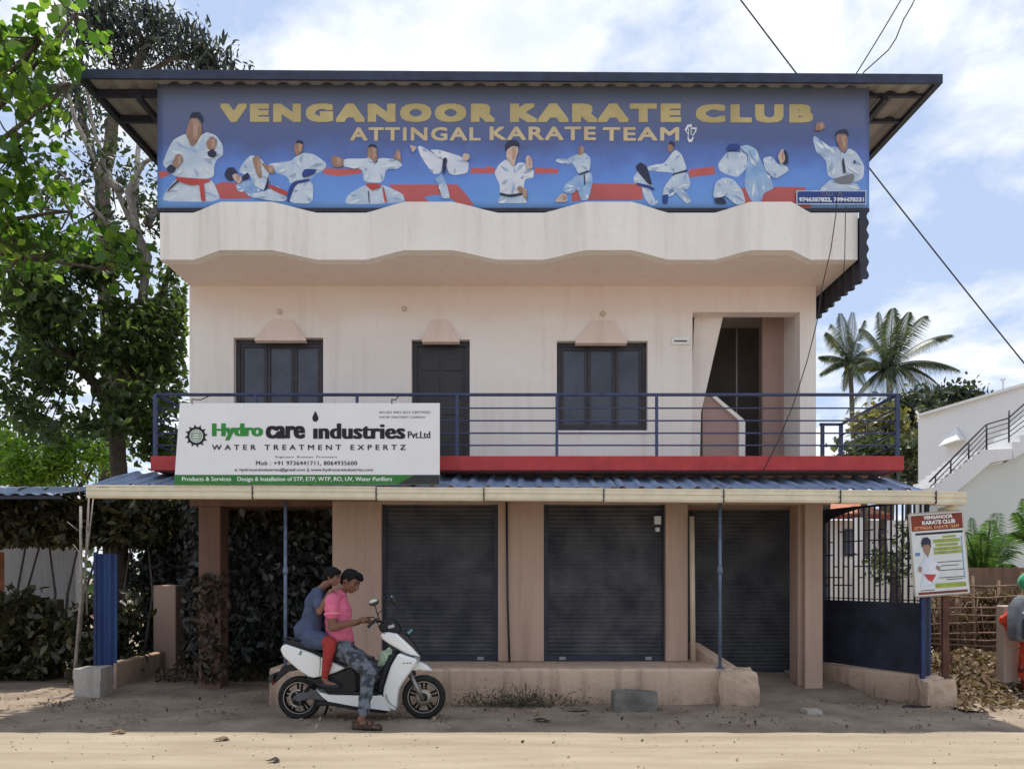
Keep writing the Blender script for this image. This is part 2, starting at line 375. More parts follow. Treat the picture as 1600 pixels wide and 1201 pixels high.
# densify with gentle rounding
def subdiv(pl, k=3):
    out = []
    for i in range(len(pl) - 1):
        for j in range(k): t = j / k; t2 = t * .8 + .2 * t * t * (3 - 2 * t); out.append((pl[i][0] + (pl[i + 1][0] - pl[i][0]) * t, pl[i][1] + (pl[i + 1][1] - pl[i][1]) * t2))
    return out + [pl[-1]]
pl = subdiv(plan, 4)
ZT = Zp(332, 9.17)
b = MB(); n = len(pl); v = []
for (x, y) in pl: v += [(x, y, ZS - .002), (x, y, ZT), (x, y + .14, ZT), (x, y + .14, ZS - .002)]
f = []
for i in range(n - 1):
    for k in range(4): f.append((i * 4 + k, i * 4 + (k + 1) % 4, (i + 1) * 4 + (k + 1) % 4, (i + 1) * 4 + k))
f += [(0, 1, 2, 3), ((n - 1) * 4 + 3, (n - 1) * 4 + 2, (n - 1) * 4 + 1, (n - 1) * 4)]
b.add(v, f); b.build('parapet', CREAM2, B)
# soffit of the bulges
b = MB(); v = []
for (x, y) in pl: v += [(x, y + .01, ZS + .003), (x, 9.25, ZS + .003)]
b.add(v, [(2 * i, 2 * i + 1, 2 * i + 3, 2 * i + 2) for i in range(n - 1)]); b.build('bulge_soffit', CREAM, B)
# side parapets behind
b = MB(); xl, xr = X(252, 9.17), X(1340, 9.17)
b.box(xl, xl + .12, 9.32, 15.2, ZS + .1, ZT - .02); b.box(xr - .12, xr, 9.32, 15.2, ZS + .1, ZT - .02); b.box(xl + .12, xr - .12, 15.08, 15.2, ZS + .1, ZT - .02); b.build('side_parapet', CREAM2, B)
# dark corrugated cladding hung on the right side
b = MB(); z0, z1 = Zp(438, 9.17), ZT - .01; ys = np.arange(9.12, 15, .05)
prof = [(xr + .015 + (.055 if (i // 2) % 2 else 0), y) for i, y in enumerate(ys)]
v = []
for (x, y) in prof:
    j = .02 * mnoise.noise(Vector((x, y * 3, 1)))
    v += [(x, y, z0 + j), (x, y, z1 + j), (x + .012, y, z1 + j), (x + .012, y, z0 + j)]
f = []; n = len(prof)
for i in range(n - 1):
    for k in range(4): f.append((i * 4 + k, i * 4 + (k + 1) % 4, (i + 1) * 4 + (k + 1) % 4, (i + 1) * 4 + k))
f += [(0, 1, 2, 3)]; b.add(v, f)
# front edge with bumps
zz = np.linspace(z0, z1, 26); v = []
for k, z in enumerate(zz):
    o = .075 + .03 * (math.sin(k * 1.3) * .5 + .5); v += [(xr + .004, 9.10, z), (xr + o, 9.10, z), (xr + o, 9.13, z), (xr + .004, 9.13, z)]
f = []
for i in range(len(zz) - 1):
    for k in range(4): f.append((i * 4 + k, i * 4 + (k + 1) % 4, (i + 1) * 4 + (k + 1) % 4, (i + 1) * 4 + k))
f += [(3, 2, 1, 0), (100, 101, 102, 103)]
b.add(v, f); o = b.build('side_cladding', STEEL, B); o['label'] = 'dark ragged sheet hung along the right side of the parapet'
# hoods over openings
for (a0, a1, t0, t1, yb, yt) in ((397, 478, 425, 456, 529, 500), (659, 718, 677, 699, 531, 500), (899, 980, 925, 958, 533, 503)):
    b = MB(); xs0, xs1, xt0, xt1 = X(a0, 9.92), X(a1, 9.92), X(t0, 9.99), X(t1, 9.99); zb, zt = Zp(yb, 9.92), Zp(yt, 10)
    P = [(xs0, 9.93, zb), (xs1, 9.93, zb), (xt1, 9.97, zt), (xt0, 9.97, zt), (xs0, 9.999, zb - .003), (xs1, 9.999, zb - .003), (xt1, 9.999, zt), (xt0, 9.999, zt),
         (xs0, 9.93, zb - .015), (xs1, 9.93, zb - .015), (xs0, 9.999, zb - .03), (xs1, 9.999, zb - .03)]
    b.add(P, [(0, 1, 2, 3), (8, 9, 1, 0), (8, 10, 11, 9), (3, 2, 6, 7), (0, 3, 7, 10, 8), (1, 9, 11, 6, 2)]); b.build('window_hood', wallmat('hood_plaster', (.78, .66, .59), (.56, .42, .35), .6), B)
# windows
def window(h, cols, name='window', y=YU + .09, rows=()):
    a, bb, z0, z1 = h; fr = .055
    fm = MB(); fm.box(a, a + fr, y, y + .07, z0, z1); fm.box(bb - fr, bb, y, y + .07, z0, z1); fm.box(a + fr, bb - fr, y, y + .07, z1 - fr, z1); fm.box(a + fr, bb - fr, y, y + .07, z0, z0 + fr)
    win = fm.build(name, WOODD, B)
    wi = (bb - a - 2 * fr) / cols
    for c in range(cols):
        x0 = a + fr + c * wi
        s = MB(); e = .04
        s.box(x0 + .003, x0 + e, y + .012, y + .05, z0 + fr, z1 - fr); s.box(x0 + wi - e, x0 + wi - .003, y + .012, y + .05, z0 + fr, z1 - fr)
        s.box(x0 + e, x0 + wi - e, y + .012, y + .05, z1 - fr - e, z1 - fr); s.box(x0 + e, x0 + wi - e, y + .012, y + .05, z0 + fr, z0 + fr + e)
        s.build('sash', WOODD, win)
        p = MB(); p.box(x0 + e, x0 + wi - e, y + .03, y + .036, z0 + fr + e, z1 - fr - e); p.build('pane', GLASS, win)
    for k in range(1, 7):      # steel safety bars behind the glass
        pass
    return win
window(hx[0], 3); window(hx[2], 3)
# sill under the far window
b = MB(); b.box(hx[2][0] - .04, hx[2][1] + .04, YU - .03, YU + .085, hx[2][2] - .03, hx[2][2] - .003); b.build('window_sill', CREAM2, B)
# balcony door
a, c, z0, z1 = hx[1]
fm = MB(); y = YU + .08; fr = .06
fm.box(a, a + fr, y, y + .09, z0, z1); fm.box(c - fr, c, y, y + .09, z0, z1); fm.box(a + fr, c - fr, y, y + .09, z1 - fr, z1)
door = fm.build('door', WOODD, B)
d = MB(); d.box(a + fr, c - fr, y + .03, y + .06, z0, z1 - fr)
for (zz0, zz1) in ((z0 + .12, z0 + .62), (z0 + .72, z0 + 1.2), (z0 + 1.3, z1 - .16)):
    for (xx0, xx1) in ((a + .11, (a + c) / 2 - .03), ((a + c) / 2 + .03, c - .11)): d.box(xx0, xx1, y + .018, y + .03, zz0, zz1)
d.build('door_leaf', mat('door_wood', (.04, .038, .042), .45, .2, 7), door)
k = MB(); k.tube([(c - .13, y + .015, z0 + .95), (c - .13, y - .03, z0 + .95), (c - .22, y - .03, z0 + .95)], .009, 6); k.build('handle', mat('brass_handle', (.4, .33, .2), .35, metal=.8), door)
# stair lobby opening
a, c, z0, z1 = hx[3]
s = MB(); s.box(a - .2, c + .35, YU + 1.7, YU + 1.75, ZF, ZS); s.build('lobby_back_wall', GREYIN, B)
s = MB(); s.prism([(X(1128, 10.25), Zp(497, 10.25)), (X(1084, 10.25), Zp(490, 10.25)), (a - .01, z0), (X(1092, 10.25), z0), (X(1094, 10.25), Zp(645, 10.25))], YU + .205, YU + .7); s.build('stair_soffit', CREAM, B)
s = MB(); s.box(X(1192, 10.6), c + .3, YU + .62, YU + .7, ZF, ZS); s.build('lobby_side_wall', PINKIN, B)
s = MB(); s.prism([(X(1098, 10.3), z0 + .02), (X(1154, 10.3), z0 + .02), (X(1154, 10.3), Zp(657, 10.3)), (X(1115, 10.3), Zp(620, 10.3)), (X(1098, 10.3), Zp(618, 10.3))], YU + .3, YU + .36); s.build('stair_wall', PINKIN, B)
s = MB(); s.box(X(1154, 10.28), X(1163, 10.28), YU + .24, YU + .36, z0, Zp(657, 10.28)); s.prism([(X(1116, 10.28), Zp(617, 10.28)), (X(1163, 10.28), Zp(657, 10.28) + .003), (X(1154, 10.28), Zp(657, 10.28) + .003), (X(1113, 10.28), Zp(621, 10.28))], YU + .25, YU + .37)
s.build('stair_newel', CREAM2, B)
s = MB(); s.tube([(X(1151, 11), 11, z0), (X(1151, 11), 11, ZS - .2)], .012, 6); s.build('lobby_pipe', mat('grey_pipe', (.35, .34, .35), .5), B)
# little round wall fittings and plate
for px, py in ((437, 487), (632, 482), (942, 490)):
    b = MB(); c0 = W(px, py, YU); b.lathe((c0.x, YU - .0, c0.z), [(.036, 0), (.036, -.012), (.024, -.025), (.001, -.03)], 16); b.build('wall_fitting', mat('fitting', (.62, .52, .44), .5), B)
b = MB(); b.box(X(1049, 10), X(1077, 10), YU - .02, YU - .001, Zp(538, 10), Zp(527, 10)); pl_ = b.build('name_plate', mat('plate_white', (.78, .78, .78), .4), B)
b = MB(); b.box(X(1053, 10), X(1073, 10), YU - .023, YU - .0205, Zp(534, 10), Zp(532, 10)); b.build('plate_line', STEEL, pl_)

# balcony slab
XBL, XBR = X(235, 9.0), X(1413, 9.0)
ZB = Zp(734, 9.0)
b = MB(); b.box(XBL, XBR, 9.0, 9.06, ZB, ZF + .004); b.box(XBR - .06, XBR, 9.061, 11.1, ZB, ZF + .004); b.box(XBL, XBL + .06, 9.061, 11.1, ZB, ZF + .004)
bevel(b.build('balcony_edge', REDP, B), .008)
b = MB(); b.box(XBL + .061, XBR - .061, 9.061, YU + .0, ZB + .01, ZF - .002); b.box(XR, XBR - .061, YU + .001, 11.05, ZB + .01, ZF - .002); b.box(XBL + .061, XL, YU + .001, 11.05, ZB + .01, ZF - .002); b.build('balcony_floor', PINKIN, B)
# band under the balcony
b = MB(); b.box(X(519, YG), XR, YG + .02, 15, Zp(787, YG), ZB + .008); b.build('lintel_beam', PILLAR, B)
b = MB(); b.box(XL, X(519, YG) - .002, YU, 15, Zp(790, YU), ZB + .008); b.build('bay_beam', MATS['brown_column'] if 'brown_column' in MATS else wallmat('brown_column', (.20, .12, .09), (.09, .055, .045), .9), B)

# railing
rail = empty('balcony_railing', (0, 9.04, ZF)); rail.parent = B; rail.matrix_parent_inverse = parent_world(B).inverted()
YR = 9.04; rz = [Zp(q, YR) for q in (616, 637, 656.5, 676, 695)]
xl0, xr0 = X(243, YR), X(1402, YR)
def bar(p, q, r, name='rail_bar'): MB().tube([p, q], r, 8).build(name, BLUEM, rail)
for i, z in enumerate(rz):
    r = .02 if i == 0 else .0095
    nm = 'top_rail' if i == 0 else 'rail_bar'
    bar((xl0, YR, z), (xr0, YR, z), r, nm)
    bar((xr0, YR, z), (X(1314, 10.8), 10.8, z), r, nm)
    if i != 1: bar((X(1314, 10.8), 10.8, z), (X(1281, 10.8), 10.8, z), r, nm)
    bar((xl0, YR, z), (xl0, 11.0, z), r, nm)
for px in (243, 400, 558, 714, 870, 1026, 1214, 1402):
    if px == 1214: continue
    b = MB(); x = X(px, YR); e = .021 if px in (243, 1402) else .016; b.box(x - e, x + e, YR - e, YR + e, ZF + .004, rz[0] - .003); b.build('rail_post', BLUEM, rail)
for px, Y in ((1314, 10.8), (1285, 10.8)):
    b = MB(); x = X(px, Y); b.box(x - .022, x + .022, Y - .022, Y + .022, ZF + .004, rz[0] - .003); b.build('rail_post', BLUEM, rail)

# ground floor: pillars, shutters
ZL = Zp(784, YG)
ZPL = .42
def pillar(x0, x1, y0=YG, d=.35, z0=ZPL, z1=None, name='pillar', m=PILLAR):
    b = MB(); b.box(x0, x1, y0, y0 + d, z0, z1 or ZL + .02); return bevel(b.build(name, m, B), .012)
pillar(X(519, YG), X(596, YG), name='wall_pier')
pillar(X(778, YG), X(850, YG)); pillar(X(1040, YG), X(1075, YG)); pillar(X(1258, YG), X(1286, YG), z0=0)
pillar(X(1247, YG + .12), X(1261, YG + .12), YG + .12, .3, 0, ZL + .02, 'door_jamb')
pillar(X(310, YU), X(344, YU), YU, .3, 0, Zp(790, YU) - .002, 'corner_column', wallmat('brown_column', (.20, .12, .09), (.09, .055, .045), .9))
def shutter(x0, x1, y, z0, z1, pitch=.052):
    b = MB(); n = int((z1 - z0) / pitch); v = []; zs = []
    for k in range(n):
        z = z0 + k * pitch
        for t, d in ((0, 0), (.15, .0), (.35, -.005), (.6, -.0065), (.8, -.005), (.95, 0)): zs.append((z + t * pitch, y + d))
    zs.append((z1, y))
    for (z, yy) in zs: v += [(x0, yy, z), (x1, yy, z)]
    b.add(v, [(2 * i, 2 * i + 1, 2 * i + 3, 2 * i + 2) for i in range(len(zs) - 1)], False)
    sh = b.build('shutter', SHUT, B)
    r = MB(); r.box(x0, x1, y - .03, y + .01, z0 - .01, z0 + .07); r.build('bottom_rail', STEEL, sh)
    for s_ in (0, 1):
        r = MB(); xx = x0 if s_ == 0 else x1 - .05; r.box(xx, xx + .05, y - .035, y + .012, z0 + .071, z1); r.build('guide_rail', STEEL, sh)
    l = MB(); xm = (x0 + x1) / 2
    for q in (-.35, .35): l.box(xm + q * (x1 - x0) - .04, xm + q * (x1 - x0) + .04, y - .045, y - .0305, z0 + .015, z0 + .055)
    l.build('lock_plate', mat('lock_steel', (.3, .3, .3), .4, metal=.8), sh)
    return sh
shutter(X(597, YG + .1), X(778, YG + .1), YG + .1, ZPL, ZL + .02)
s2 = shutter(X(850, YG + .1), X(1041, YG + .1), YG + .1, ZPL, ZL + .02)
b = MB(); q = W(1028, 812, YG + .05); b.box(q.x - .045, q.x + .035, YG + .03, YG + .085, q.z - .05, q.z + .05); b.box(q.x - .03, q.x + .02, YG + .04, YG + .085, q.z - .14, q.z - .09); b.build('shutter_motor_box', mat('pale_plastic', (.6, .6, .6), .5), s2)
# recessed entrance
YE = 10.35; shutter(X(1086, YE) - .05, X(1255, YE), YE, .16, ZL + .25)
b = MB(); b.box(X(1075, YG) - .1, X(1075, YG) - .002, YG + .351, YE + .3, .0, ZL); b.build('entrance_side_wall', PILLAR, B)
b = MB(); b.box(X(1060, YE), X(1300, YE), YE + .05, YE + .2, 0, ZL + .3); b.build('entrance_back_wall', GREYIN, B)
# back and side walls of the ground floor
b = MB(); b.box(X(519, YG), XR, 14.8, 15, 0, ZL + .05); b.box(X(519, YG), X(519, YG) + .2, YG + .36, 14.8, 0, ZL + .05); b.box(XR - .2, XR, YG + .95, 14.8, 0, ZL + .05); b.build('ground_floor_wall', PILLAR, B)
# beige pipe and dark pipe on the pillars
b = MB(); b.tube([(X(1083, 9.42), 9.42, ZPL), (X(1081, 9.42), 9.42, Zp(806, 9.42))], .032, 10); b.build('drain_pipe', mat('beige_pipe', (.55, .45, .33), .5), B)
b = MB(); b.tube([(X(796, 9.45), 9.45, ZPL + .002), (X(793, 9.45), 9.45, 1.2), (X(791.5, 9.45), 9.45, ZL)], .014, 8); b.build('wire_conduit', STEEL, B)
# plinth
b = MB(); x0, x1 = X(421, 8.8), X(1146, 8.8); nn = 60; v = []
for i in range(nn + 1):
    t = i / nn; x = x0 + (x1 - x0) * t; j = .012 * fbm(x, 0, 2.2); k = .012 * fbm(x, 5, 3.1)
    v += [(x, 8.80 + j - .015, -.03), (x, 8.80 + j, .16), (x, 8.80 + k, ZPL - .035), (x, 8.835 + k, ZPL - .004 + j * .5), (x, YG + .36, ZPL - .004), (x, YG + .36, -.03)]
f = []
for i in range(nn):
    for k in range(5): f.append((i * 6 + k, i * 6 + k + 1, (i + 1) * 6 + k + 1, (i + 1) * 6 + k))
f += [(0, 5, 4, 3, 2, 1), (nn * 6, nn * 6 + 1, nn * 6 + 2, nn * 6 + 3, nn * 6 + 4, nn * 6 + 5)]
b.add(v, f); b.build('plinth', PLINTH, B)
# broken end of the plinth and the ramp cheek
def rough_block(name, x0, x1, y0, y1, z0, z1, m, parent, amp=.03, cuts=8, seed=0):
    bm = bmesh.new(); bmesh.ops.create_cube(bm, size=1); bmesh.ops.subdivide_edges(bm, edges=bm.edges, cuts=cuts, use_grid_fill=True)
    for v in bm.verts:
        c = Vector(v.co); q = c.copy()
        for a in range(3):
            if abs(c[a]) > .49: pass
        l = max(1e-6, sum(abs(c[a]) > .499 for a in range(3)))
        if l >= 2: q *= .985 if l == 2 else .97
        p = Vector(((x0 + x1) / 2 + q.x * (x1 - x0), (y0 + y1) / 2 + q.y * (y1 - y0), (z0 + z1) / 2 + q.z * (z1 - z0)))
        nz = mnoise.noise_vector(p * 3.5 + Vector((seed, 0, 0))) * amp + mnoise.noise_vector(p * 12 + Vector((seed, 3, 0))) * amp * .4
        v.co = p + nz
    me = bpy.data.meshes.new(name); bm.to_mesh(me); bm.free(); me.materials.append(m)
    return link(name, me, parent)
rough_block('broken_plinth_end', X(1122, 8.72), X(1172, 8.95), 8.66, 9.0, -.04, Zp(1046, 8.72), PLINTH, B, .035)
b = MB()
def skewbox(b, p0, p1, wd, zb0, zt0, zb1, zt1):
    p0 = Vector((p0[0], p0[1], 0)); p1 = Vector((p1[0], p1[1], 0)); d = (p1 - p0).normalized(); nrm = Vector((-d.y, d.x, 0)) * wd / 2
    v = [(p0 - nrm) + Vector((0, 0, zb0)), (p0 + nrm) + Vector((0, 0, zb0)), (p0 + nrm) + Vector((0, 0, zt0)), (p0 - nrm) + Vector((0, 0, zt0)),
         (p1 - nrm) + Vector((0, 0, zb1)), (p1 + nrm) + Vector((0, 0, zb1)), (p1 + nrm) + Vector((0, 0, zt1)), (p1 - nrm) + Vector((0, 0, zt1))]
    return b.add(v, [(3, 2, 1, 0), (4, 5, 6, 7), (0, 1, 5, 4), (1, 2, 6, 5), (2, 3, 7, 6), (3, 0, 4, 7)])
skewbox(b, (X(1085, 9.9), 9.95), (X(1146, 8.95), 8.98), .16, 0, .62, -.03, .41)
bevel(b.build('ramp_cheek', PLINTH, B), .02)

# ------------------------------------------------------------------ roof over the terrace
RF = 9.08; RZ = Zp(110, RF) - .115; RLX, RRX = X(121, RF), X(1471, RF)
roof = empty('terrace_roof', (0, RF, RZ)); roof.parent = B; roof.matrix_parent_inverse = parent_world(B).inverted()
b = MB(); xs_ = np.arange(RLX, RRX, .0525)
v = []
for i, x in enumerate(xs_):
    d = .03 if (i % 5) in (0, 1) else 0
    for y, zz in ((RF - .02, 0), (15.6, .25)): q_ = -.06 * (x - RLX) / (RRX - RLX) if y < 10 else 0; v += [(x, y, RZ + .055 + d + zz + q_), (x, y, RZ + .061 + d + zz + q_)]
f = []
for i in range(len(xs_) - 1):
    a = i * 4; c = a + 4
    f += [(a, c, c + 2, a + 2), (a + 1, a + 3, c + 3, c + 1), (a, a + 1, c + 1, c), (a + 2, c + 2, c + 3, a + 3)]
b.add(v, f); b.build('roof_sheet', SOFF, roof)
b = MB(); zr0 = Zp(124, RF); zr1 = Zp(110, RF)
b.add([(RLX, RF - .03, zr0), (RRX, RF - .03, zr0 - .06), (RRX, RF - .03, zr1 - .06), (RLX, RF - .03, zr1), (RLX, RF - .0, zr0), (RRX, RF, zr0 - .06), (RRX, RF, zr1 - .06), (RLX, RF, zr1)],
      [(0, 1, 2, 3), (4, 7, 6, 5), (3, 2, 6, 7), (0, 4, 5, 1), (0, 3, 7, 4), (1, 5, 6, 2)]); b.build('fascia', mat('fascia_blue', (.03, .04, .075), .5, .3, 5), roof)
for x in (RLX + .0, RRX - .07):
    b = MB(); sh = -.06 if x > 0 else 0
    b.add([(x, RF, zr0 + sh), (x + .07, RF, zr0 + sh), (x + .07, RF, zr1 + sh), (x, RF, zr1 + sh), (x, 15.6, zr0 + .2), (x + .07, 15.6, zr0 + .2), (x + .07, 15.6, zr1 + .2), (x, 15.6, zr1 + .2)],
          [(0, 1, 2, 3), (4, 7, 6, 5), (0, 4, 5, 1), (3, 2, 6, 7), (0, 3, 7, 4), (1, 5, 6, 2)]); b.build('edge_beam', STEEL, roof)
for y in (9.34, 9.9, 10.9, 11.9, 12.9, 13.9, 14.9):
    zz = .25 * (y - RF) / 6.9; b = MB(); b.box(RLX + .08, RRX - .08, y, y + .05, RZ - .03 + zz, RZ + .05 + zz); b.build('purlin', STEEL, roof)
for x in (-4.55, -3.2, -1.6, 0, 1.6, 3.2, 4.5):
    b = MB(); v = [(x, 9.3, RZ - .1), (x + .06, 9.3, RZ - .1), (x + .06, 9.3, RZ - .035), (x, 9.3, RZ - .035), (x, 15.5, RZ + .13), (x + .06, 15.5, RZ + .13), (x + .06, 15.5, RZ + .2), (x, 15.5, RZ + .2)]
    b.add(v, [(0, 1, 2, 3), (4, 7, 6, 5), (0, 4, 5, 1), (3, 2, 6, 7), (0, 3, 7, 4), (1, 5, 6, 2)]); b.build('rafter', STEEL, roof)
for (x, y) in ((X(1328, 9.4), 9.4), (X(270, 9.4), 9.4), (-1.6, 9.4), (1.6, 9.4), (-3.9, 14.7), (0, 14.7), (3.9, 14.7)):
    b = MB(); b.box(x - .035, x + .035, y - .035, y + .035, ZS + .1, RZ - .03); b.build('roof_post', STEEL, roof)

# ------------------------------------------------------------------ karate banner
BY = 9.24
bm_ = bpy.data.materials.new('banner_print'); bm_.use_nodes = True; t = bm_.node_tree; bs = t.nodes['Principled BSDF']; bs.inputs['Roughness'].default_value = .4
g = t.nodes.new('ShaderNodeNewGeometry'); sp = t.nodes.new('ShaderNodeSeparateXYZ'); t.links.new(g.outputs['Position'], sp.inputs[0])
mr = t.nodes.new('ShaderNodeMapRange'); mr.inputs[1].default_value = Zp(322, BY); mr.inputs[2].default_value = Zp(140, BY); t.links.new(sp.outputs[2], mr.inputs[0])
nz = t.nodes.new('ShaderNodeTexNoise'); nz.inputs['Scale'].default_value = 3.2; nz.inputs['Detail'].default_value = 5; t.links.new(g.outputs['Position'], nz.inputs['Vector'])
m2 = t.nodes.new('ShaderNodeMath'); m2.operation = 'MULTIPLY_ADD'; t.links.new(nz.outputs[0], m2.inputs[0]); m2.inputs[1].default_value = .34; t.links.new(mr.outputs[0], m2.inputs[2])
m3 = t.nodes.new('ShaderNodeMath'); m3.operation = 'SUBTRACT'; t.links.new(m2.outputs[0], m3.inputs[0]); m3.inputs[1].default_value = .17
rr = t.nodes.new('ShaderNodeValToRGB'); e = rr.color_ramp; e.elements[0].position = 0; e.elements[0].color = (.15, .34, .74, 1); e.elements[1].position = 1; e.elements[1].color = (.13, .16, .24, 1)
for p, c in ((.26, (.13, .27, .70)), (.42, (.10, .18, .50)), (.58, (.085, .12, .29)), (.8, (.11, .135, .25))): q = e.elements.new(p); q.color = (*c, 1)
t.links.new(m3.outputs[0], rr.inputs[0]); t.links.new(rr.outputs[0], bs.inputs['Base Color'])
ban = empty('karate_banner', (0, BY, Zp(322, BY)), 'wide blue printed banner with gold lettering and karate figures hung above the parapet', 'banner')
def ban_y(x, z): return BY + .0016 * math.sin(x * 2.3) * (1 - (z - 5.9) / 1.5)
zb0, zb1 = Zp(325, BY), Zp(128, BY); bx0, bx1 = X(246, BY), X(1358, BY)
nx, nz_ = 90, 16; v = []
for j in range(nz_ + 1):
    for i in range(nx + 1): x = bx0 + (bx1 - bx0) * i / nx; z = zb0 + (zb1 - zb0) * j / nz_; v.append((x, ban_y(x, z), z))
b = MB(); b.add(v, [(j * (nx + 1) + i, j * (nx + 1) + i + 1, (j + 1) * (nx + 1) + i + 1, (j + 1) * (nx + 1) + i) for j in range(nz_) for i in range(nx)], True)
o = b.build('banner_cloth', bm_, ban, recalc=False); sm = o.modifiers.new('s', 'SOLIDIFY'); sm.thickness = .003; sm.offset = 1
b = MB(); b.box(bx0, bx1, BY - .01, BY + .02, zb0 - .045, zb0 - .003); b.build('hem_pole', STEEL, ban)
def on_banner(o, layer):
    """lay a flat print on the rippled cloth"""
    for vv in o.data.vertices: vv.co.y = ban_y(vv.co.x, vv.co.z) - .0035 - .0005 * layer + (vv.co.y - BY)
    return o
GOLD = mat('gold_print', (.52, .43, .20), .5, .15, 2)
GOLD2 = mat('pale_gold_print', (.60, .49, .30), .5, .15, 2)
def btext(s, a, c, d, e, off, m, tr=1.0):
    o = text(s, X(a, BY), X(c, BY), Zp(e, BY), Zp(d, BY), BY, m, 'lettering', ban, off[0], bold=off[1], boldz=off[2], tracking=tr); return on_banner(o, 3)
btext('VENGANOOR', 344, 774, 162, 191, (.012, .026, .016), GOLD, 1.3); btext('KARATE', 797, 1064, 162, 191, (.012, .026, .016), GOLD, 1.3); btext('CLUB', 1087, 1270, 163, 192, (.012, .026, .016), GOLD, 1.3)
btext('ATTINGAL', 547, 751, 199, 220, (.0, .008, .006), GOLD2, 1.15); btext('KARATE', 765, 931, 198, 219, (.0, .008, .006), GOLD2, 1.15); btext('TEAM', 942, 1061, 199, 220, (.0, .008, .006), GOLD2, 1.15)
GI = mat('gi_white_print', (.36, .48, .66), .5, col2=(.68, .76, .82), scale=3.2); GIB = mat('gi_blue_print', (.16, .32, .62), .5, col2=(.46, .62, .80), scale=4); GIW = mat('gi_bright_print', (.56, .62, .74), .5, col2=(.80, .82, .86), scale=4)
SKINP = mat('skin_print', (.33, .20, .15), .5, .2, 9); SKINL = mat('skin_light_print', (.60, .45, .38), .5, .1, 9); DKP = mat('dark_print', (.03, .035, .07), .5, .1)
REDB = mat('red_print', (.50, .07, .06), .5, .1, 4); NAVY = mat('navy_print', (.03, .06, .24), .5, .1, 4); MATR = mat('red_mat_print', (.52, .12, .11), .5, .12, 1.5); GREYT = mat('grey_print', (.2, .2, .23), .5, .1)
FOLD = mat('gi_fold_print', (.34, .45, .62), .5, .2, 6); FOLDL = mat('gi_light_print', (.68, .76, .82), .5, .08, 6); SKINM = mat('skin_mid_print', (.45, .29, .22), .5, .2, 20)
CR = {1: (240, 150), 2: (500, 150), 3: (760, 150), 4: (960, 190), 5: (1200, 140)}
def figure(cr, polys, name='printed_figure', base=1):
    ox, oy = CR[cr]; b = MB(); ms = []
    def chaikin(p):
        for _ in range(2): p = sum([[(a[0] * .84 + c[0] * .16, a[1] * .84 + c[1] * .16), (a[0] * .16 + c[0] * .84, a[1] * .16 + c[1] * .84)] for a, c in zip(p, p[1:] + p[:1])], [])
        return p
    if name == 'printed_figure':
        out = []
        for m, p in polys:
            out.append((m, chaikin(p)))
            xs2 = [q[0] for q in p]; ys2 = [q[1] for q in p]; big = (max(xs2) - min(xs2)) * (max(ys2) - min(ys2))
            c = (sum(xs2) / len(p), sum(ys2) / len(p))
            if m in (GI, GIW, GIB) and big > 9000:      # creases of the cloth and a darker edge fold
                for k in range(0, len(p)):
                    a = p[k]; f = random.uniform(.35, .75); w = 8 + 8 * random.random() + (big ** .5) * .02
                    a = (a[0] + (c[0] - a[0]) * .08, a[1] + (c[1] - a[1]) * .08)
                    e2 = (a[0] + (c[0] - a[0]) * f + random.uniform(-25, 25), a[1] + (c[1] - a[1]) * f + random.uniform(-15, 15)); d = math.hypot(e2[0] - a[0], e2[1] - a[1]) + 1e-6; nx_, ny_ = -(e2[1] - a[1]) / d * w, (e2[0] - a[0]) / d * w
                    mid = ((a[0] + e2[0]) / 2 + nx_ * 1.1, (a[1] + e2[1]) / 2 + ny_ * 1.1)
                    out.append((FOLD if k % 2 else FOLDL, [a, mid, e2, ((a[0] + e2[0]) / 2 - nx_ * .3, (a[1] + e2[1]) / 2 - ny_ * .3)]))
            if m in (SKINP, SKINL) and big > 5500:      # brow, nose and mouth strokes, light on one cheek
                w2, h2 = (max(xs2) - min(xs2)), (max(ys2) - min(ys2)); x_, y_ = c
                out.append((SKINM, [(x_ - w2 * .05, y_ - h2 * .3), (x_ + w2 * .3, y_ - h2 * .25), (x_ + w2 * .25, y_ + h2 * .2), (x_ + w2 * .02, y_ + h2 * .3)]))
        polys = out
    for li, (m, pts) in enumerate(polys):
        if m not in ms: ms.append(m)
        b.mi = ms.index(m); v = []
        for (x, y) in pts:
            px, py = ox + x / 5.714, oy + y / 5.714; xx, zz = X(px, BY), min(Zp(py, BY), zb1); zz = max(zz, zb0 + .003); v.append((xx, ban_y(xx, zz) - .0035 - .0005 * (base + li), zz))
        b.add(v, [list(range(len(v)))])
    return b.build(name, ms, ban, recalc=False)
def mats_(cr, polys, name, base):
    for p in polys: figure(cr, [p], name, base)
# printed red mats and stripes
mats_(1, [(MATR, [(550, 790), (620, 765), (740, 775), (800, 850), (880, 915), (600, 920)]), (MATR, [(40, 680), (110, 665), (150, 700), (60, 735)]), (MATR, [(1510, 655), (1600, 640), (1600, 705), (1520, 690)])], 'red_mat', 0)
mats_(2, [(MATR, [(610, 790), (1225, 790), (1290, 860), (1380, 975), (800, 975), (700, 870)]), (MATR, [(20, 650), (370, 650), (370, 690), (160, 715), (30, 690)]), (MATR, [(1350, 640), (1560, 650), (1560, 690), (1340, 690)])], 'red_mat', 0)
mats_(3, [(MATR, [(760, 860), (800, 820), (930, 780), (1380, 785), (1400, 930), (900, 930), (760, 940)]), (MATR, [(0, 620), (70, 640), (70, 690), (0, 690)]), (MATR, [(430, 640), (640, 650), (640, 690), (430, 690)])], 'red_mat', 0)
mats_(4, [(MATR, [(660, 430), (890, 400), (895, 470), (670, 500)]), (MATR, [(1130, 590), (1480, 580), (1700, 585), (1760, 780), (1100, 770)])], 'red_mat', 0)
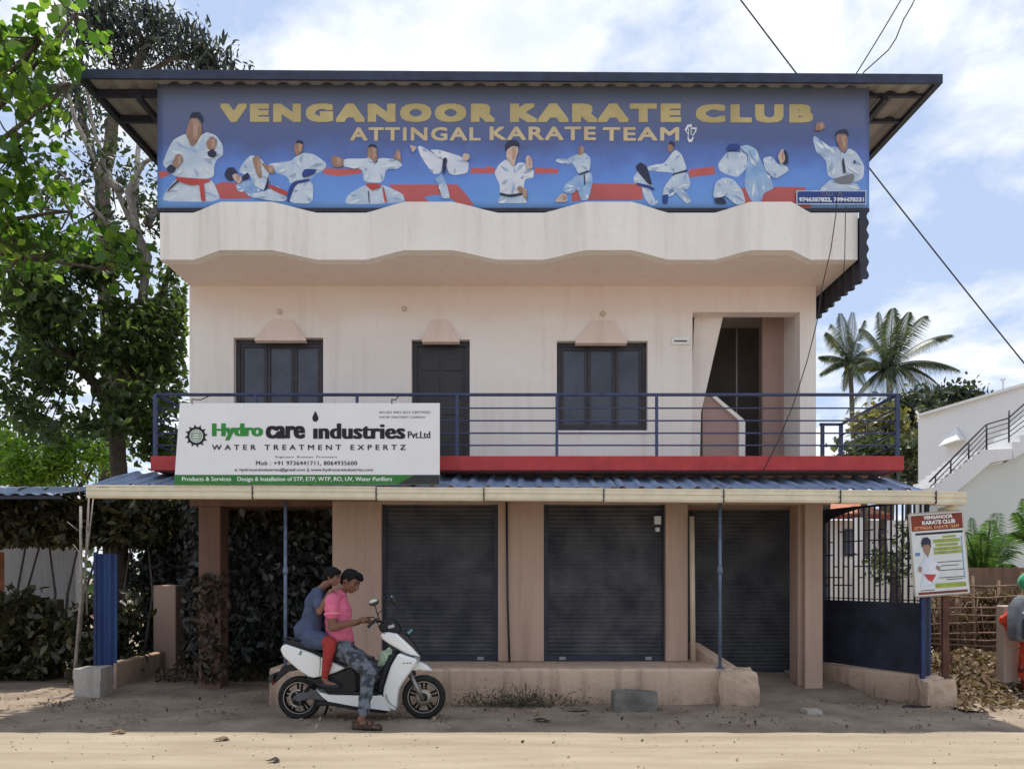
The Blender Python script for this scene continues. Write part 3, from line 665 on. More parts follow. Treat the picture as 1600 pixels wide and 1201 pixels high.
# 1 big black-gloved fighter
figure(1, [(GI, [(75, 940), (110, 850), (210, 730), (370, 720), (520, 740), (600, 915), (520, 945)]), (GI, [(130, 660), (80, 610), (130, 480), (180, 390), (300, 330), (345, 470), (460, 320), (560, 350), (620, 440), (625, 530), (570, 565), (545, 620), (540, 730), (400, 745), (190, 720)]),
           (SKINP, [(290, 340), (345, 470), (440, 345), (430, 250), (380, 180), (330, 210), (310, 270)]), (DKP, [(320, 210), (350, 150), (420, 150), (450, 210), (430, 250), (420, 200), (340, 205)]), (REDB, [(205, 725), (370, 740), (520, 748), (500, 770), (350, 805), (210, 760)]), (REDB, [(410, 760), (450, 775), (470, 940), (430, 945)]),
           (SKINP, [(165, 620), (205, 530), (240, 520), (275, 570), (215, 655)]), (DKP, [(120, 650), (160, 610), (210, 650), (180, 695), (130, 680)]), (SKINP, [(470, 430), (520, 360), (575, 400), (560, 470), (500, 490)]), (DKP, [(485, 510), (530, 475), (575, 520), (540, 560), (495, 545)]), (DKP, [(120, 880), (140, 830), (220, 755), (235, 765), (150, 840)])])
# 2 thrown fighter
figure(1, [(GIB, [(730, 790), (860, 740), (960, 850), (930, 915), (870, 905), (850, 850), (750, 850)]), (GI, [(755, 680), (800, 600), (870, 525), (960, 560), (1020, 640), (1040, 760), (1000, 850), (900, 800), (860, 700)]), (GI, [(870, 880), (1000, 850), (1120, 800), (1200, 920), (1150, 950), (900, 915)]),
           (DKP, [(635, 700), (665, 645), (720, 640), (755, 690), (740, 740), (690, 765), (650, 740)]), (SKINL, [(705, 710), (740, 695), (800, 740), (770, 790), (720, 750)]), (DKP, [(790, 730), (850, 680), (860, 740), (800, 760)]), (SKINP, [(880, 560), (950, 530), (970, 730), (940, 740)]), (REDB, [(1020, 790), (1060, 800), (1210, 860), (1190, 900), (1040, 830)]), (DKP, [(1010, 790), (1030, 700), (1035, 790), (1000, 850), (985, 855)])])
# 3 thrower
figure(1, [(GI, [(1010, 605), (1230, 580), (1270, 540), (1340, 505), (1440, 520), (1545, 600), (1530, 650), (1460, 690), (1400, 740), (1400, 760), (1220, 790), (1200, 720), (1090, 680)]), (GI, [(1210, 955), (1230, 850), (1290, 770), (1390, 750), (1430, 800), (1420, 965)]),
           (SKINP, [(1250, 470), (1270, 410), (1320, 400), (1340, 440), (1330, 500), (1280, 540)]), (DKP, [(1265, 430), (1290, 395), (1335, 405), (1335, 440), (1300, 425)]), (NAVY, [(1325, 700), (1350, 655), (1460, 655), (1440, 700), (1340, 735)]), (NAVY, [(1210, 830), (1250, 765), (1390, 740), (1400, 765), (1270, 790), (1210, 950), (1195, 950)]), (SKINP, [(960, 590), (1090, 660), (1070, 705), (1010, 670)])])
# 4 horse-stance fighter, red belt
figure(2, [(GI, [(215, 965), (250, 880), (400, 790), (560, 790), (740, 870), (760, 940), (600, 960)]), (GI, [(210, 560), (420, 560), (430, 540), (500, 610), (540, 550), (700, 570), (740, 620), (690, 655), (590, 650), (565, 780), (390, 770), (380, 650), (210, 635)]), (SKINP, [(95, 560), (130, 530), (215, 565), (210, 635), (120, 640)]),
           (SKINP, [(425, 545), (430, 460), (470, 440), (510, 470), (515, 560), (500, 600)]), (DKP, [(425, 470), (450, 430), (500, 440), (512, 475), (470, 455)]), (SKINP, [(650, 560), (690, 480), (715, 480), (730, 600), (690, 570)]), (REDB, [(400, 790), (500, 785), (560, 800), (470, 850)]), (REDB, [(555, 800), (575, 830), (600, 950), (582, 960)]), (DKP, [(430, 850), (440, 850), (446, 960), (438, 960)])])
# 5 high kicker
figure(2, [(GIW, [(870, 450), (905, 445), (1020, 520), (1100, 560), (1080, 690), (1010, 700), (900, 540)]), (GIW, [(985, 480), (1060, 480), (1260, 540), (1330, 600), (1320, 690), (1200, 710), (1150, 690), (1110, 570), (1000, 500)]), (GIB, [(1030, 740), (1090, 700), (1130, 780), (1110, 820), (1050, 800)]), (GI, [(1060, 790), (1130, 780), (1165, 920), (1090, 920)]),
           (SKINL, [(800, 440), (870, 460), (850, 490), (830, 515)]), (SKINL, [(1270, 540), (1290, 515), (1335, 525), (1335, 570), (1290, 590)]), (DKP, [(1100, 555), (1140, 560), (1115, 700), (1095, 690)])])
# 6 centre fighter with raised palm
figure(3, [(GIW, [(70, 690), (110, 610), (180, 560), (250, 630), (290, 590), (350, 600), (355, 650), (425, 660), (420, 730), (340, 740), (330, 860), (220, 900), (120, 880), (120, 790)]), (GI, [(90, 960), (130, 880), (220, 900), (330, 870), (375, 960)]), (SKINL, [(180, 560), (250, 640), (262, 560), (285, 500), (280, 450), (230, 440), (185, 480), (175, 520)]),
           (DKP, [(170, 500), (165, 440), (200, 400), (270, 395), (300, 440), (285, 460), (230, 450), (190, 480)]), (SKINL, [(355, 660), (350, 560), (370, 530), (405, 560), (415, 650)]), (DKP, [(120, 865), (200, 885), (330, 865), (330, 885), (220, 910), (120, 890)]), (SKINP, [(265, 830), (300, 800), (370, 870), (365, 950), (345, 900)])])
# 7 small fighter
figure(3, [(GI, [(610, 580), (640, 555), (690, 580), (780, 530), (870, 500), (930, 550), (925, 640), (910, 670), (830, 700), (800, 650), (770, 600), (670, 600)]), (GIB, [(700, 790), (820, 700), (940, 680), (950, 770), (910, 930), (840, 935), (815, 830), (750, 880), (680, 860)]), (SKINP, [(820, 540), (820, 470), (850, 445), (880, 470), (870, 505)]), (DKP, [(820, 700), (910, 665), (915, 680), (825, 712)]), (DKP, [(868, 690), (876, 690), (884, 800), (872, 800)]), (SKINL, [(600, 950), (670, 870), (720, 880), (725, 950)])])
# 8 pair in the clinch
figure(4, [(GI, [(165, 500), (220, 430), (300, 470), (350, 600), (260, 600), (180, 550)]), (DKP, [(180, 410), (230, 360), (290, 400), (340, 570), (300, 560)]), (GI, [(240, 590), (310, 590), (380, 740), (320, 750), (270, 690)]), (NAVY, [(190, 545), (330, 575), (370, 620), (200, 570)])])
figure(4, [(GI, [(290, 400), (440, 380), (540, 245), (600, 290), (650, 430), (540, 460), (470, 450), (300, 440)]), (SKINP, [(470, 260), (475, 200), (510, 190), (530, 240), (500, 280)]), (DKP, [(480, 210), (500, 170), (535, 190), (535, 235), (505, 205)]), (DKP, [(520, 465), (650, 430), (652, 445), (520, 485)]), (GI, [(430, 650), (440, 590), (520, 480), (650, 450), (680, 560), (650, 610), (600, 590), (690, 710), (640, 740), (500, 590), (460, 680), (430, 680)]), (NAVY, [(425, 660), (480, 650), (470, 740), (430, 740)])])
# 9 big throw trio
figure(4, [(GI, [(920, 380), (1010, 265), (1180, 280), (1190, 400), (1100, 500), (1000, 470), (940, 440)]), (GIB, [(1110, 230), (1180, 205), (1270, 250), (1300, 340), (1400, 520), (1420, 600), (1330, 640), (1310, 720), (1220, 715), (1150, 560), (1200, 300)]), (GI, [(1320, 330), (1400, 310), (1450, 380), (1520, 390), (1560, 440), (1430, 520), (1340, 430)]),
           (GI, [(875, 660), (900, 540), (980, 500), (1060, 520), (1140, 620), (1170, 730), (1080, 750), (980, 660), (890, 690)]), (NAVY, [(1000, 240), (1020, 205), (1110, 205), (1110, 260), (1010, 265)]), (SKINL, [(1450, 320), (1480, 260), (1510, 250), (1520, 350), (1480, 390)]), (DKP, [(1500, 250), (1540, 280), (1550, 380), (1500, 395), (1520, 340)]), (DKP, [(885, 690), (970, 680), (1000, 745), (900, 740)])])
# 10 right-hand fighter
figure(5, [(GI, [(400, 440), (415, 410), (455, 440), (480, 490), (560, 510), (620, 510), (680, 580), (720, 520), (790, 560), (860, 680), (850, 790), (770, 830), (570, 790), (530, 760), (520, 630), (430, 560)]), (GI, [(440, 905), (560, 800), (640, 830), (790, 840), (830, 905)]), (SKINP, [(410, 370), (430, 300), (490, 290), (510, 340), (470, 370)]), (SKINP, [(600, 440), (620, 390), (690, 390), (710, 440), (700, 540), (660, 570), (625, 510)]),
           (DKP, [(595, 420), (610, 375), (680, 355), (715, 385), (710, 440), (690, 400), (620, 400)]), (GREYT, [(580, 800), (690, 770), (760, 750), (765, 800), (740, 840), (650, 850), (590, 830)]), (DKP, [(655, 650), (668, 600), (690, 740), (670, 760)]), (DKP, [(765, 635), (775, 635), (775, 670), (755, 650)])])
# fist emblem
b = MB(); fist = [(625, 75), (650, 30), (690, 25), (690, 55), (735, 55), (730, 90), (700, 130), (705, 150), (690, 185), (660, 185), (650, 150), (655, 120)]
ox, oy = CR[4]; P = [(X(ox + x / 5.714, BY), Zp(oy + y / 5.714, BY)) for x, y in fist]
cx = sum(p[0] for p in P) / len(P); cz = sum(p[1] for p in P) / len(P)
P2 = [(cx + (p[0] - cx) * .68, cz + (p[1] - cz) * .68) for p in P]; n = len(P)
v = [(x, ban_y(x, z) - .009, z) for x, z in P] + [(x, ban_y(x, z) - .009, z) for x, z in P2]
b.add(v, [(i, (i + 1) % n, (i + 1) % n + n, i + n) for i in range(n)])
for (x0, z0, x1, z1) in ((0.0, .06, .0, -.03), (-.03, .05, -.03, -.02)):
    b.box(cx + x0 - .005, cx + x0 + .005, BY - .02, BY - .018, cz + z1, cz + z0)
b.build('fist_emblem', GIW, ban)
# phone box
b = MB(); x0, x1, z0, z1 = X(1243, BY), X(1352, BY), Zp(321, BY), Zp(299, BY)
v = [(x0, BY - .026, z0), (x1, BY - .026, z0), (x1, BY - .026, z1), (x0, BY - .026, z1)]; b.add(v, [(0, 1, 2, 3)]); b.build('phone_panel', NAVY, ban)
b = MB(); e = .012
b.box(x0, x1, BY - .029, BY - .027, z0, z0 + e); b.box(x0, x1, BY - .029, BY - .027, z1 - e, z1); b.box(x0, x0 + e, BY - .029, BY - .027, z0 + e, z1 - e); b.box(x1 - e, x1, BY - .029, BY - .027, z0 + e, z1 - e); b.build('panel_border', GI, ban)
text('9746387822, 7994478331', x0 + .03, x1 - .03, z0 + .025, z0 + .085, BY - .03, GIW, 'lettering', ban, .01, bold=.003, boldz=.003)
text('CALL US', x0 + .30, x0 + .55, z1 - .065, z1 - .025, BY - .03, GREYT, 'lettering', ban, .01)
# ------------------------------------------------------------------ awning with gutter
AY = 8.6
def gz(x): return 2.497 - .0069 * (x + 4.75)        # gutter top, sagging to the right
aw = empty('shop_awning', (0, AY, 2.4), 'low lean-to awning of faded blue corrugated sheets with a cream gutter over the shop fronts', 'awning')
xs_j = [135, 395, 588, 756, 943, 1130, 1312, 1461, 1510]
for i in range(len(xs_j) - 1):
    a, c = X(xs_j[i], AY) + .003, X(xs_j[i + 1], AY) - .003
    b = MB(); top = 0; H = .143
    prof = [(.0, 0), (-.02, 0), (-.02, -.018), (-.012, -.022), (-.012, -.048), (-.022, -.052), (-.022, -.062), (-.008, -.066), (-.008, -.10), (-.020, -.104), (-.020, -.118), (-.004, -.145), (.03, -H), (.12, -H), (.12, -.05), (.11, -.05), (.11, -H + .01), (.005, -H + .01)]
    v = []; dz = (0, .004, -.003, .002, -.002, .003, .0, -.012)[i]
    for x in (a, c):
        for (y, z) in prof: v.append((x, AY + y, gz(x) + z + dz))
    n = len(prof); f = [(k, (k + 1) % n, (k + 1) % n + n, k + n) for k in range(n)] + [list(range(n)), list(range(2 * n - 1, n - 1, -1))]
    b.add(v, f); b.build('gutter_section', GUT, aw)
    if i:
        b = MB(); v = [(a - .008, AY - .026, gz(a) - .002), (a + .004, AY - .026, gz(a) - .002), (a + .004, AY - .026, gz(a) - H - .005), (a - .008, AY - .026, gz(a) - H - .005)]
        v += [(p[0], AY + .02, p[2]) for p in v]; b.add(v, [(0, 1, 2, 3), (4, 7, 6, 5), (0, 4, 5, 1), (3, 2, 6, 7), (0, 3, 7, 4), (1, 5, 6, 2)]); b.build('gutter_joint', JOINT, aw)
b = MB(); x = X(1505, AY); b.tube([(x - .05, AY + .06, gz(x) - .1), (x - .05, AY + .07, gz(x) - .17), (x - .16, AY + .2, gz(x) - .21)], .035, 10); b.build('gutter_outlet', GUT, aw)
# sheets
edges = [(-4.72, -3.45), (-3.49, -2.25), (-2.3, -1.1), (-1.15, .1), (.05, 1.25), (1.2, 2.45), (2.4, 3.6), (3.56, 4.62)]
for k, (a, c) in enumerate(edges):
    xs_ = np.linspace(a, c, 61); b = MB(); v = []; skew = random.uniform(-.03, .03); lift = .006 * (k % 2)
    fy = AY + .03 - random.uniform(0, .05)
    for i, x in enumerate(xs_):
        ph = ((x - a) % .21) / .21; rib = .032 * (1 if .1 < ph < .32 else (ph / .1 if ph <= .1 else max(0, 1 - (ph - .32) / .1)))
        for y in np.linspace(fy, 9.55, 7):
            t = (y - AY) / .9; sx = x + skew * t + (.12 * t if x > 3.8 else 0) * 0
            v.append((sx, y, gz(x) - .015 + .255 * t + rib + lift + .012 * mnoise.noise(Vector((x * 2, y * 3, k)))))
    f = [(i * 7 + j, (i + 1) * 7 + j, (i + 1) * 7 + j + 1, i * 7 + j + 1) for i in range(60) for j in range(6)]
    b.add(v, f, False); o = b.build('awning_sheet', SHEET, aw); sm = o.modifiers.new('s', 'SOLIDIFY'); sm.thickness = .003
for (y, dz) in ((8.78, -.0), (9.35, .16)):
    b = MB(); v = []
    for x in (-4.7, 4.6): v += [(x, y, gz(x) - .05 + dz), (x, y + .04, gz(x) - .05 + dz), (x, y + .04, gz(x) - .012 + dz), (x, y, gz(x) - .012 + dz)]
    b.add(v, [(0, 1, 2, 3), (4, 7, 6, 5), (0, 4, 5, 1), (1, 5, 6, 2), (2, 6, 7, 3), (3, 7, 4, 0)]); b.build('purlin', STEEL, aw)
def awpost(x, y, z0, r=.02, m=None):
    b = MB(); b.tube([(x, y, z0), (x, y, gz(x) - .06)], r, 8); b.box(x - .05, x + .05, y - .05, y + .05, z0 - .0, z0 + .008); b.tube([(x, y, 1.5), (x, y, 1.58)], r * 1.5, 8)
    return b.build('awning_post', m or mat('blue_post_paint', (.13, .17, .25), .45, .3, 9), aw)
awpost(X(1125, 8.86), 8.86, ZPL - .005); awpost(X(446, 8.95), 8.95, 0)

# ------------------------------------------------------------------ company sign board
SY = 8.56
sg = empty('company_sign', (X(480, SY), SY, Zp(757, SY)), 'white company sign board with green and black lettering leaning on the awning gutter', 'sign')
cTL, cTR, cBR, cBL = (281, 629), (687, 629), (687, 756), (272, 757)
def onsign(px, py, d=0): return Vector((X(px, SY), SY - d, Zp(py, SY)))
b = MB(); v = [onsign(*q) for q in (cTL, cTR, cBR, cBL)] + [onsign(*q, -.02) for q in (cTL, cTR, cBR, cBL)]
b.add(v, [(0, 1, 2, 3), (7, 6, 5, 4), (0, 4, 5, 1), (3, 2, 6, 7), (0, 3, 7, 4), (1, 5, 6, 2)]); b.build('sign_panel', WHITE, sg)
GREEN = mat('green_print', (.035, .19, .035), .45, .15, 3); GREEND = mat('bright_green_print', (.03, .26, .04), .45, .1, 3); CHAR = mat('charcoal_print', (.03, .033, .028), .45, .1)
b = MB(); b.add([onsign(*q, .002) for q in ((273.5, 741), (648, 741), (620, 756), (272, 757))], [(0, 1, 2, 3)]); b.build('green_strip', GREEN, sg)
b = MB(); b.add([onsign(*q, .002) for q in ((648, 741), (687, 741), (687, 756), (620, 756))], [(0, 1, 2, 3)]); b.build('dark_strip', CHAR, sg)
def st(s, x0, x1, y0, y1, m, off=0.0, tr=1.0, d=.0035, bold=0.0, boldz=0.0):
    return text(s, X(x0, SY), X(x1, SY), Zp(y1, SY), Zp(y0, SY), SY - d, m, 'lettering', sg, off, bold=bold, boldz=boldz, tracking=tr)
zz = 270; 
def sx(u): return 270 + u / 3.72
def sy(v_): return 620 + v_ / 3.72
st('Hydro', sx(228), sx(526), sy(152), sy(250), GREEND, .01, 1.0, bold=.013)
st('care', sx(540), sx(770), sy(166), sy(240), BLACKM, .01, 1.0, bold=.013, boldz=.003)
st('ındustries', sx(816), sx(1352), sy(152), sy(242), BLACKM, .01, 1.05, bold=.012)
st('Pvt.Ltd', sx(1366), sx(1497), sy(198), sy(238), BLACKM, .0, 1.0, bold=.003)
st('WATER TREATMENT EXPERTZ', sx(228), sx(1355), sy(276), sy(306), BLACKM, 0, 1.7, bold=.002, boldz=.001)
st('Engineers  Business  Promoters', sx(598), sx(955), sy(341), sy(355), BLACKM, 0)
st('Mob : +91 9736441711, 8064935600', sx(484), sx(1072), sy(370), sy(398), BLACKM, 0, 1.1, bold=.0015)
st('e: hydrocareindustries@gmail.com || www.hydrocareindustries.com', sx(360), sx(1165), sy(411), sy(434), BLACKM, 0, 1.0, bold=.001)
st('Products & Services', sx(54), sx(340), sy(462), sy(486), WHITE, 0, 1.0, bold=.0018)
st('Design & Installation of STP, ETP, WTP, RO, UV, Water Purifiers', sx(376), sx(1275), sy(462), sy(494), WHITE, 0, 1.0, bold=.0018)
st('AN ISO 9001:2015 CERTIFIED', sx(1198), sx(1497), sy(81), sy(94), BLACKM, .0)
st('WATER TREATMENT COMPANY', sx(1198), sx(1470), sy(110), sy(122), BLACKM, .0)
# drop and gear
b = MB(); c = onsign(sx(829), sy(118), .004); pts = [(0, .075), (.02, .035), (.034, 0), (.03, -.028), (.012, -.045), (-.012, -.045), (-.03, -.028), (-.034, 0), (-.02, .035)]
b.add([(c.x + p[0], c.y, c.z + p[1]) for p in pts], [list(range(9))]); b.build('drop_emblem', BLACKM, sg)
b = MB(); c = onsign(sx(137), sy(225), .004); n = 24; v = []
for i in range(n * 2):
    a = 2 * math.pi * i / (n * 2); k = i % 4; r = .132 if k in (0, 1) else .10
    if k in (0,): r = .104
    v.append((c.x + r * math.cos(a), c.y, c.z + r * math.sin(a)))
n2_ = len(v)
for i in range(n2_): a = 2 * math.pi * i / n2_; v.append((c.x + .075 * math.cos(a), c.y, c.z + .075 * math.sin(a)))
b.add(v, [(i, (i + 1) % n2_, (i + 1) % n2_ + n2_, i + n2_) for i in range(n2_)]); b.build('gear_emblem', BLACKM, sg)
b = MB()
for rr_, w_ in ((.062, .007), (.04, .004)):
    v = []
    for i in range(36): a = 2 * math.pi * i / 36; v += [(c.x + rr_ * math.cos(a), c.y - .0005, c.z + rr_ * math.sin(a)), (c.x + (rr_ - w_) * math.cos(a), c.y - .0005, c.z + (rr_ - w_) * math.sin(a))]
    b.add(v, [(2 * i, (2 * i + 2) % 72, (2 * i + 3) % 72, 2 * i + 1) for i in range(36)])
for dz in (-.026, 0, .026):
    h = math.sqrt(max(0, .06 ** 2 - dz ** 2)); b.add([(c.x - h, c.y - .001, c.z + dz - .003), (c.x + h, c.y - .001, c.z + dz - .003), (c.x + h, c.y - .001, c.z + dz + .003), (c.x - h, c.y - .001, c.z + dz + .003)], [(0, 1, 2, 3)])
b.build('globe_emblem', GREEN, sg)
for px in (302, 613):
    b = MB(); q = W(px, 627, SY + .03); b.tube([(q.x, SY - .004, q.z - .03), (q.x, SY - .006, q.z + .02), (q.x + .01, SY + .2, q.z + .06), (q.x + .01, YR, rz[0] - .01)], .006, 6); b.build('tie_wire', JOINT, sg)

# ------------------------------------------------------------------ wing walls, gate, posts
# left
lw = empty('left_wing_wall', (-5.2, 10.4, 0), 'low pink brown wall stub running back beside the blue gate post', 'wall'); lw.name = 'low_wall'
b = MB(); skewbox(b, (X(172, 10.08), 10.08), (X(250, 11.7), 11.7), .16, -.05, .336, -.05, .34); bevel(b.build('low_wall_body', PLINTH, lw), .02)
b = MB(); b.box(X(246, 11.9), X(281, 11.9), 11.75, 12.1, -.05, Zp(913, 11.9)); bevel(b.build('wall_pier', PILLAR, lw), .02)
# blue gate leaf folded (left): corrugated plate
def blue_gate(px, Y, zt, n, label, z0=.06, dirx=1):
    x0 = X(px, Y); b = MB(); pr = []
    for i in range(n * 4): pr.append((x0 + i * .024 * dirx, Y + (.03 if (i // 2) % 2 else 0) + i * .02))
    v = []
    for (x, y) in pr: v += [(x, y, z0), (x, y, zt)]
    b.add(v, [(2 * i, 2 * i + 1, 2 * i + 3, 2 * i + 2) for i in range(len(pr) - 1)])
    g = empty('blue_gate_post', (x0, Y, 0), label, 'gate')
    o = b.build('ribbed_sheet', mat('gate_blue', (.02, .04, .13), .6, col2=(.05, .10, .27), scale=4, streak=True), g); sm = o.modifiers.new('s', 'SOLIDIFY'); sm.thickness = .004
    b = MB(); b.box(x0 - .04, x0 + .0, Y - .02, Y + .02, 0, zt + .02); b.build('post', mat('gate_blue_dark', (.025, .04, .12), .5, .3, 4), g)
    return g
blue_gate(152, 9.95, Zp(864, 9.95), 2, 'folded bright blue ribbed sheet gate at the left end of the shop fronts')
blue_gate(1444, 8.75, Zp(925, 8.75), 2, 'narrow dark blue ribbed sheet post at the end of the barred gate')
# right: barred gate
P0 = (X(1288, 10.2), 10.2); P1 = (X(1448, 8.82), 8.82)
gt = empty('barred_gate', (P0[0], P0[1], 0), 'dark steel gate with solid lower panel and tall upright bars beside the last pillar', 'gate')
GM = mat('gate_steel', (.028, .032, .05), .5, .35, 4, .1, 50)
def along(t, z): return Vector((P0[0] + (P1[0] - P0[0]) * t, P0[1] + (P1[1] - P0[1]) * t, z))
ZG0, ZG1 = .34, 1.165
b = MB(); skewbox(b, P0, P1, .03, ZG0, ZG1, ZG0, ZG1); b.build('lower_panel', GM, gt)
for t in (0, 1):
    b = MB(); q = along(t, 0); b.box(q.x - .02, q.x + .02, q.y - .02, q.y + .02, ZG0, 2.35); b.build('frame_upright', GM, gt)
def gtop(t): return min(2.33, 2.16 + .30 * t ** .6)
nb = 19
for k in range(1, nb):
    t = k / nb; q = along(t, 0); h = gtop(t); b = MB(); b.box(q.x - .009, q.x + .009, q.y - .009, q.y + .009, ZG1 + .0, h); b.build('upright_bar', GM, gt)
for z in (1.2, 1.3):
    b = MB(); skewbox(b, P0, P1, .02, z - .012, z, z - .012, z) if z < 1.25 else None
    if b.v: b.build('cross_bar', GM, gt)
for k in range(nb):
    t0, t1 = k / nb, (k + 1) / nb
    for z in random.sample([1.36, 1.46, 1.6, 1.75, 1.92, 2.05], 3):
        if z < gtop(t0) - .05:
            b = MB(); a, c = along(t0, z), along(t1, z); b.tube([a, c], .008, 4); b.build('short_bar', GM, gt)
b = MB(); top = [(along(i / 14, 0), gtop(i / 14)) for i in range(15)]; v = []
for q, h in top: v += [(q.x, q.y - .012, h), (q.x, q.y - .012, 2.36), (q.x, q.y + .012, 2.36), (q.x, q.y + .012, h)]
f = []
for i in range(14):
    for k in range(4): f.append((i * 4 + k, i * 4 + (k + 1) % 4, (i + 1) * 4 + (k + 1) % 4, (i + 1) * 4 + k))
b.add(v, f); b.build('arched_head', GM, gt)
gw = MB(); skewbox(gw, (P0[0] - .25, P0[1] + .35), (P1[0] + .12, P1[1] - .12), .2, -.06, .33, -.06, .335)
gwo = bevel(gw.build('low_gate_wall', PLINTH), .02); tag(gwo, 'low pink brown masonry kerb wall under the barred gate', 'wall')
rb = rough_block('rubble_lump', X(1440, 8.7), X(1480, 8.7), 8.55, 8.85, -.05, .3, PLINTH, None, .05, 8, 4); tag(rb, 'broken masonry lump at the near end of the low gate wall', 'rubble')

# blocks
def block(name, px0, px1, Y, dpt, ztop, label, seed, m=CONCB, rot=0):
    o = rough_block(name, X(px0, Y), X(px1, Y), Y, Y + dpt, -.03, ztop, m, None, .02, 7, seed); return tag(o, label, 'block')
block('concrete_block', 114, 157, 9.35, .3, Zp(1043, 9.35), 'upright concrete block at the foot of the thin stems by the blue gate', 11)
block('concrete_block', 960, 1029, 8.28, .3, Zp(1082, 8.28), 'grey concrete block lying in front of the plinth', 15, mat('block_grey', (.17, .16, .14), .9, .3, 4, .4, 30))
st_ = rough_block('stone', X(1257, 8.2), X(1280, 8.2), 8.1, 8.3, -.03, .05, CONCB, None, .02, 5, 22); tag(st_, 'flat brown stone lying alone in front of the entrance ramp', 'stone')

# notice board
NY = 8.68
nb_ = empty('notice_board', (X(1480, NY), NY, 0), 'small karate class notice board on a rusty post beside the gate', 'notice board')
b = MB(); b.box(X(1476, NY), X(1486, NY), NY + .03, NY + .07, -.05, Zp(800, NY)); b.build('post', mat('rusty_post', (.10, .045, .03), .8, .4, 6, .2), nb_)
cA, cB, cC, cD = W(1421, 803, NY), W(1504, 797, NY), W(1515, 925, NY), W(1431, 931, NY)
def nbp(u, v_, d=0.0):
    p = (cA * (1 - u) + cB * u) * (1 - v_) + (cD * (1 - u) + cC * u) * v_; return Vector((p.x, NY - d, p.z))
def nq(u0, u1, v0, v1, m, name, d=.003, th=None):
    b = MB(); b.add([nbp(u0, v0, d), nbp(u1, v0, d), nbp(u1, v1, d), nbp(u0, v1, d)], [(0, 1, 2, 3)]); return b.build(name, m, nb_)
b = MB(); v = [nbp(*q) for q in ((0, 0), (1, 0), (1, 1), (0, 1))]; v += [Vector((p.x, NY + .028, p.z)) for p in v]
b.add(v, [(0, 1, 2, 3), (7, 6, 5, 4), (0, 4, 5, 1), (3, 2, 6, 7), (0, 3, 7, 4), (1, 5, 6, 2)]); b.build('board_panel', mat('board_white', (.66, .70, .70), .5, .06, 5), nb_)
b = MB(); 
for (p, q) in (((0, 0), (1, 0)), ((1, 0), (1, 1)), ((1, 1), (0, 1)), ((0, 1), (0, 0))): b.tube([nbp(*p, -.01), nbp(*q, -.01)], .014, 4, smooth=False)
b.build('board_frame', mat('board_frame', (.5, .46, .4), .6, .1), nb_)
RUST = mat('rust_print', (.20, .04, .02), .6, .2, 4); OLV = mat('olive_print', (.30, .36, .06), .5, .3, 14); OR = mat('orange_print', (.75, .38, .2), .5, .1)
nq(.02, .98, .02, .21, RUST, 'header_strip'); nq(.05, .97, .955, .985, RUST, 'footer_strip'); nq(.08, .97, .235, .26, BLACKM, 'dark_strip')
def nt_(s, u0, u1, v0, v1, m, off, d=.006):
    cu0 = nbp(0, 0)
    o = text(s, 0, 1, 0, 1, 0, m, 'lettering', None, off, M=None)
    for vv in o.data.vertices:
        p = nbp(u0 + vv.co.x * (u1 - u0), v1 - vv.co.z * (v1 - v0), d); vv.co = p
    o.parent = nb_; o.matrix_parent_inverse = parent_world(nb_).inverted(); return o
nt_('VENGANOOR', .25, .80, .03, .075, WHITE, .05); nt_('KARATE CLUB', .22, .84, .09, .14, WHITE, .05); nt_('ATTINGAL KARATE TEAM', .06, .9, .155, .195, OR, .03)
for v0, v1, a, c in ((.285, .31, .58, .84), (.325, .365, .40, .90), (.38, .41, .44, .86), (.425, .46, .4, .92), (.47, .505, .4, .92), (.86, .915, .38, .95)): nq(a, c, v0, v1, OLV, 'text_band')
for v0, a, c in ((.60, .45, .9), (.645, .5, .84), (.70, .44, .93), (.79, .46, .92), (.815, .6, .9), (.93, .1, .36)): nq(a, c, v0, v0 + .008, BLACKM, 'text_line')
nq(.925, .94, .3, .82, mat('blue_line', (.12, .25, .5), .5), 'side_line')
nq(.05, .14, .47, .51, mat('blue_line', (.12, .25, .5), .5), 'small_picture')
def nfig(polys):
    b = MB(); ms = []
    for li, (m, pts) in enumerate(polys):
        if m not in ms: ms.append(m)
        b.mi = ms.index(m); v = [nbp((x - 105) / 650, (y - 85) / 950, .005 + .001 * li) for x, y in pts]; b.add(v, [list(range(len(v)))])
    b.build('printed_figure', ms, nb_, recalc=False)
nfig([(GIW, [(165, 940), (220, 780), (165, 700), (230, 630), (250, 560), (330, 560), (350, 640), (430, 690), (400, 800), (330, 900)]), (SKINP, [(225, 400), (330, 400), (325, 500), (285, 600), (240, 520)]), (DKP, [(215, 420), (240, 365), (300, 360), (335, 400), (330, 490), (300, 440), (240, 450), (225, 480)]),
      (REDB, [(220, 785), (370, 795), (310, 880), (260, 850)]), (SKINP, [(165, 690), (205, 700), (190, 760), (160, 750)]), (SKINP, [(380, 690), (420, 710), (410, 760), (370, 730)])])

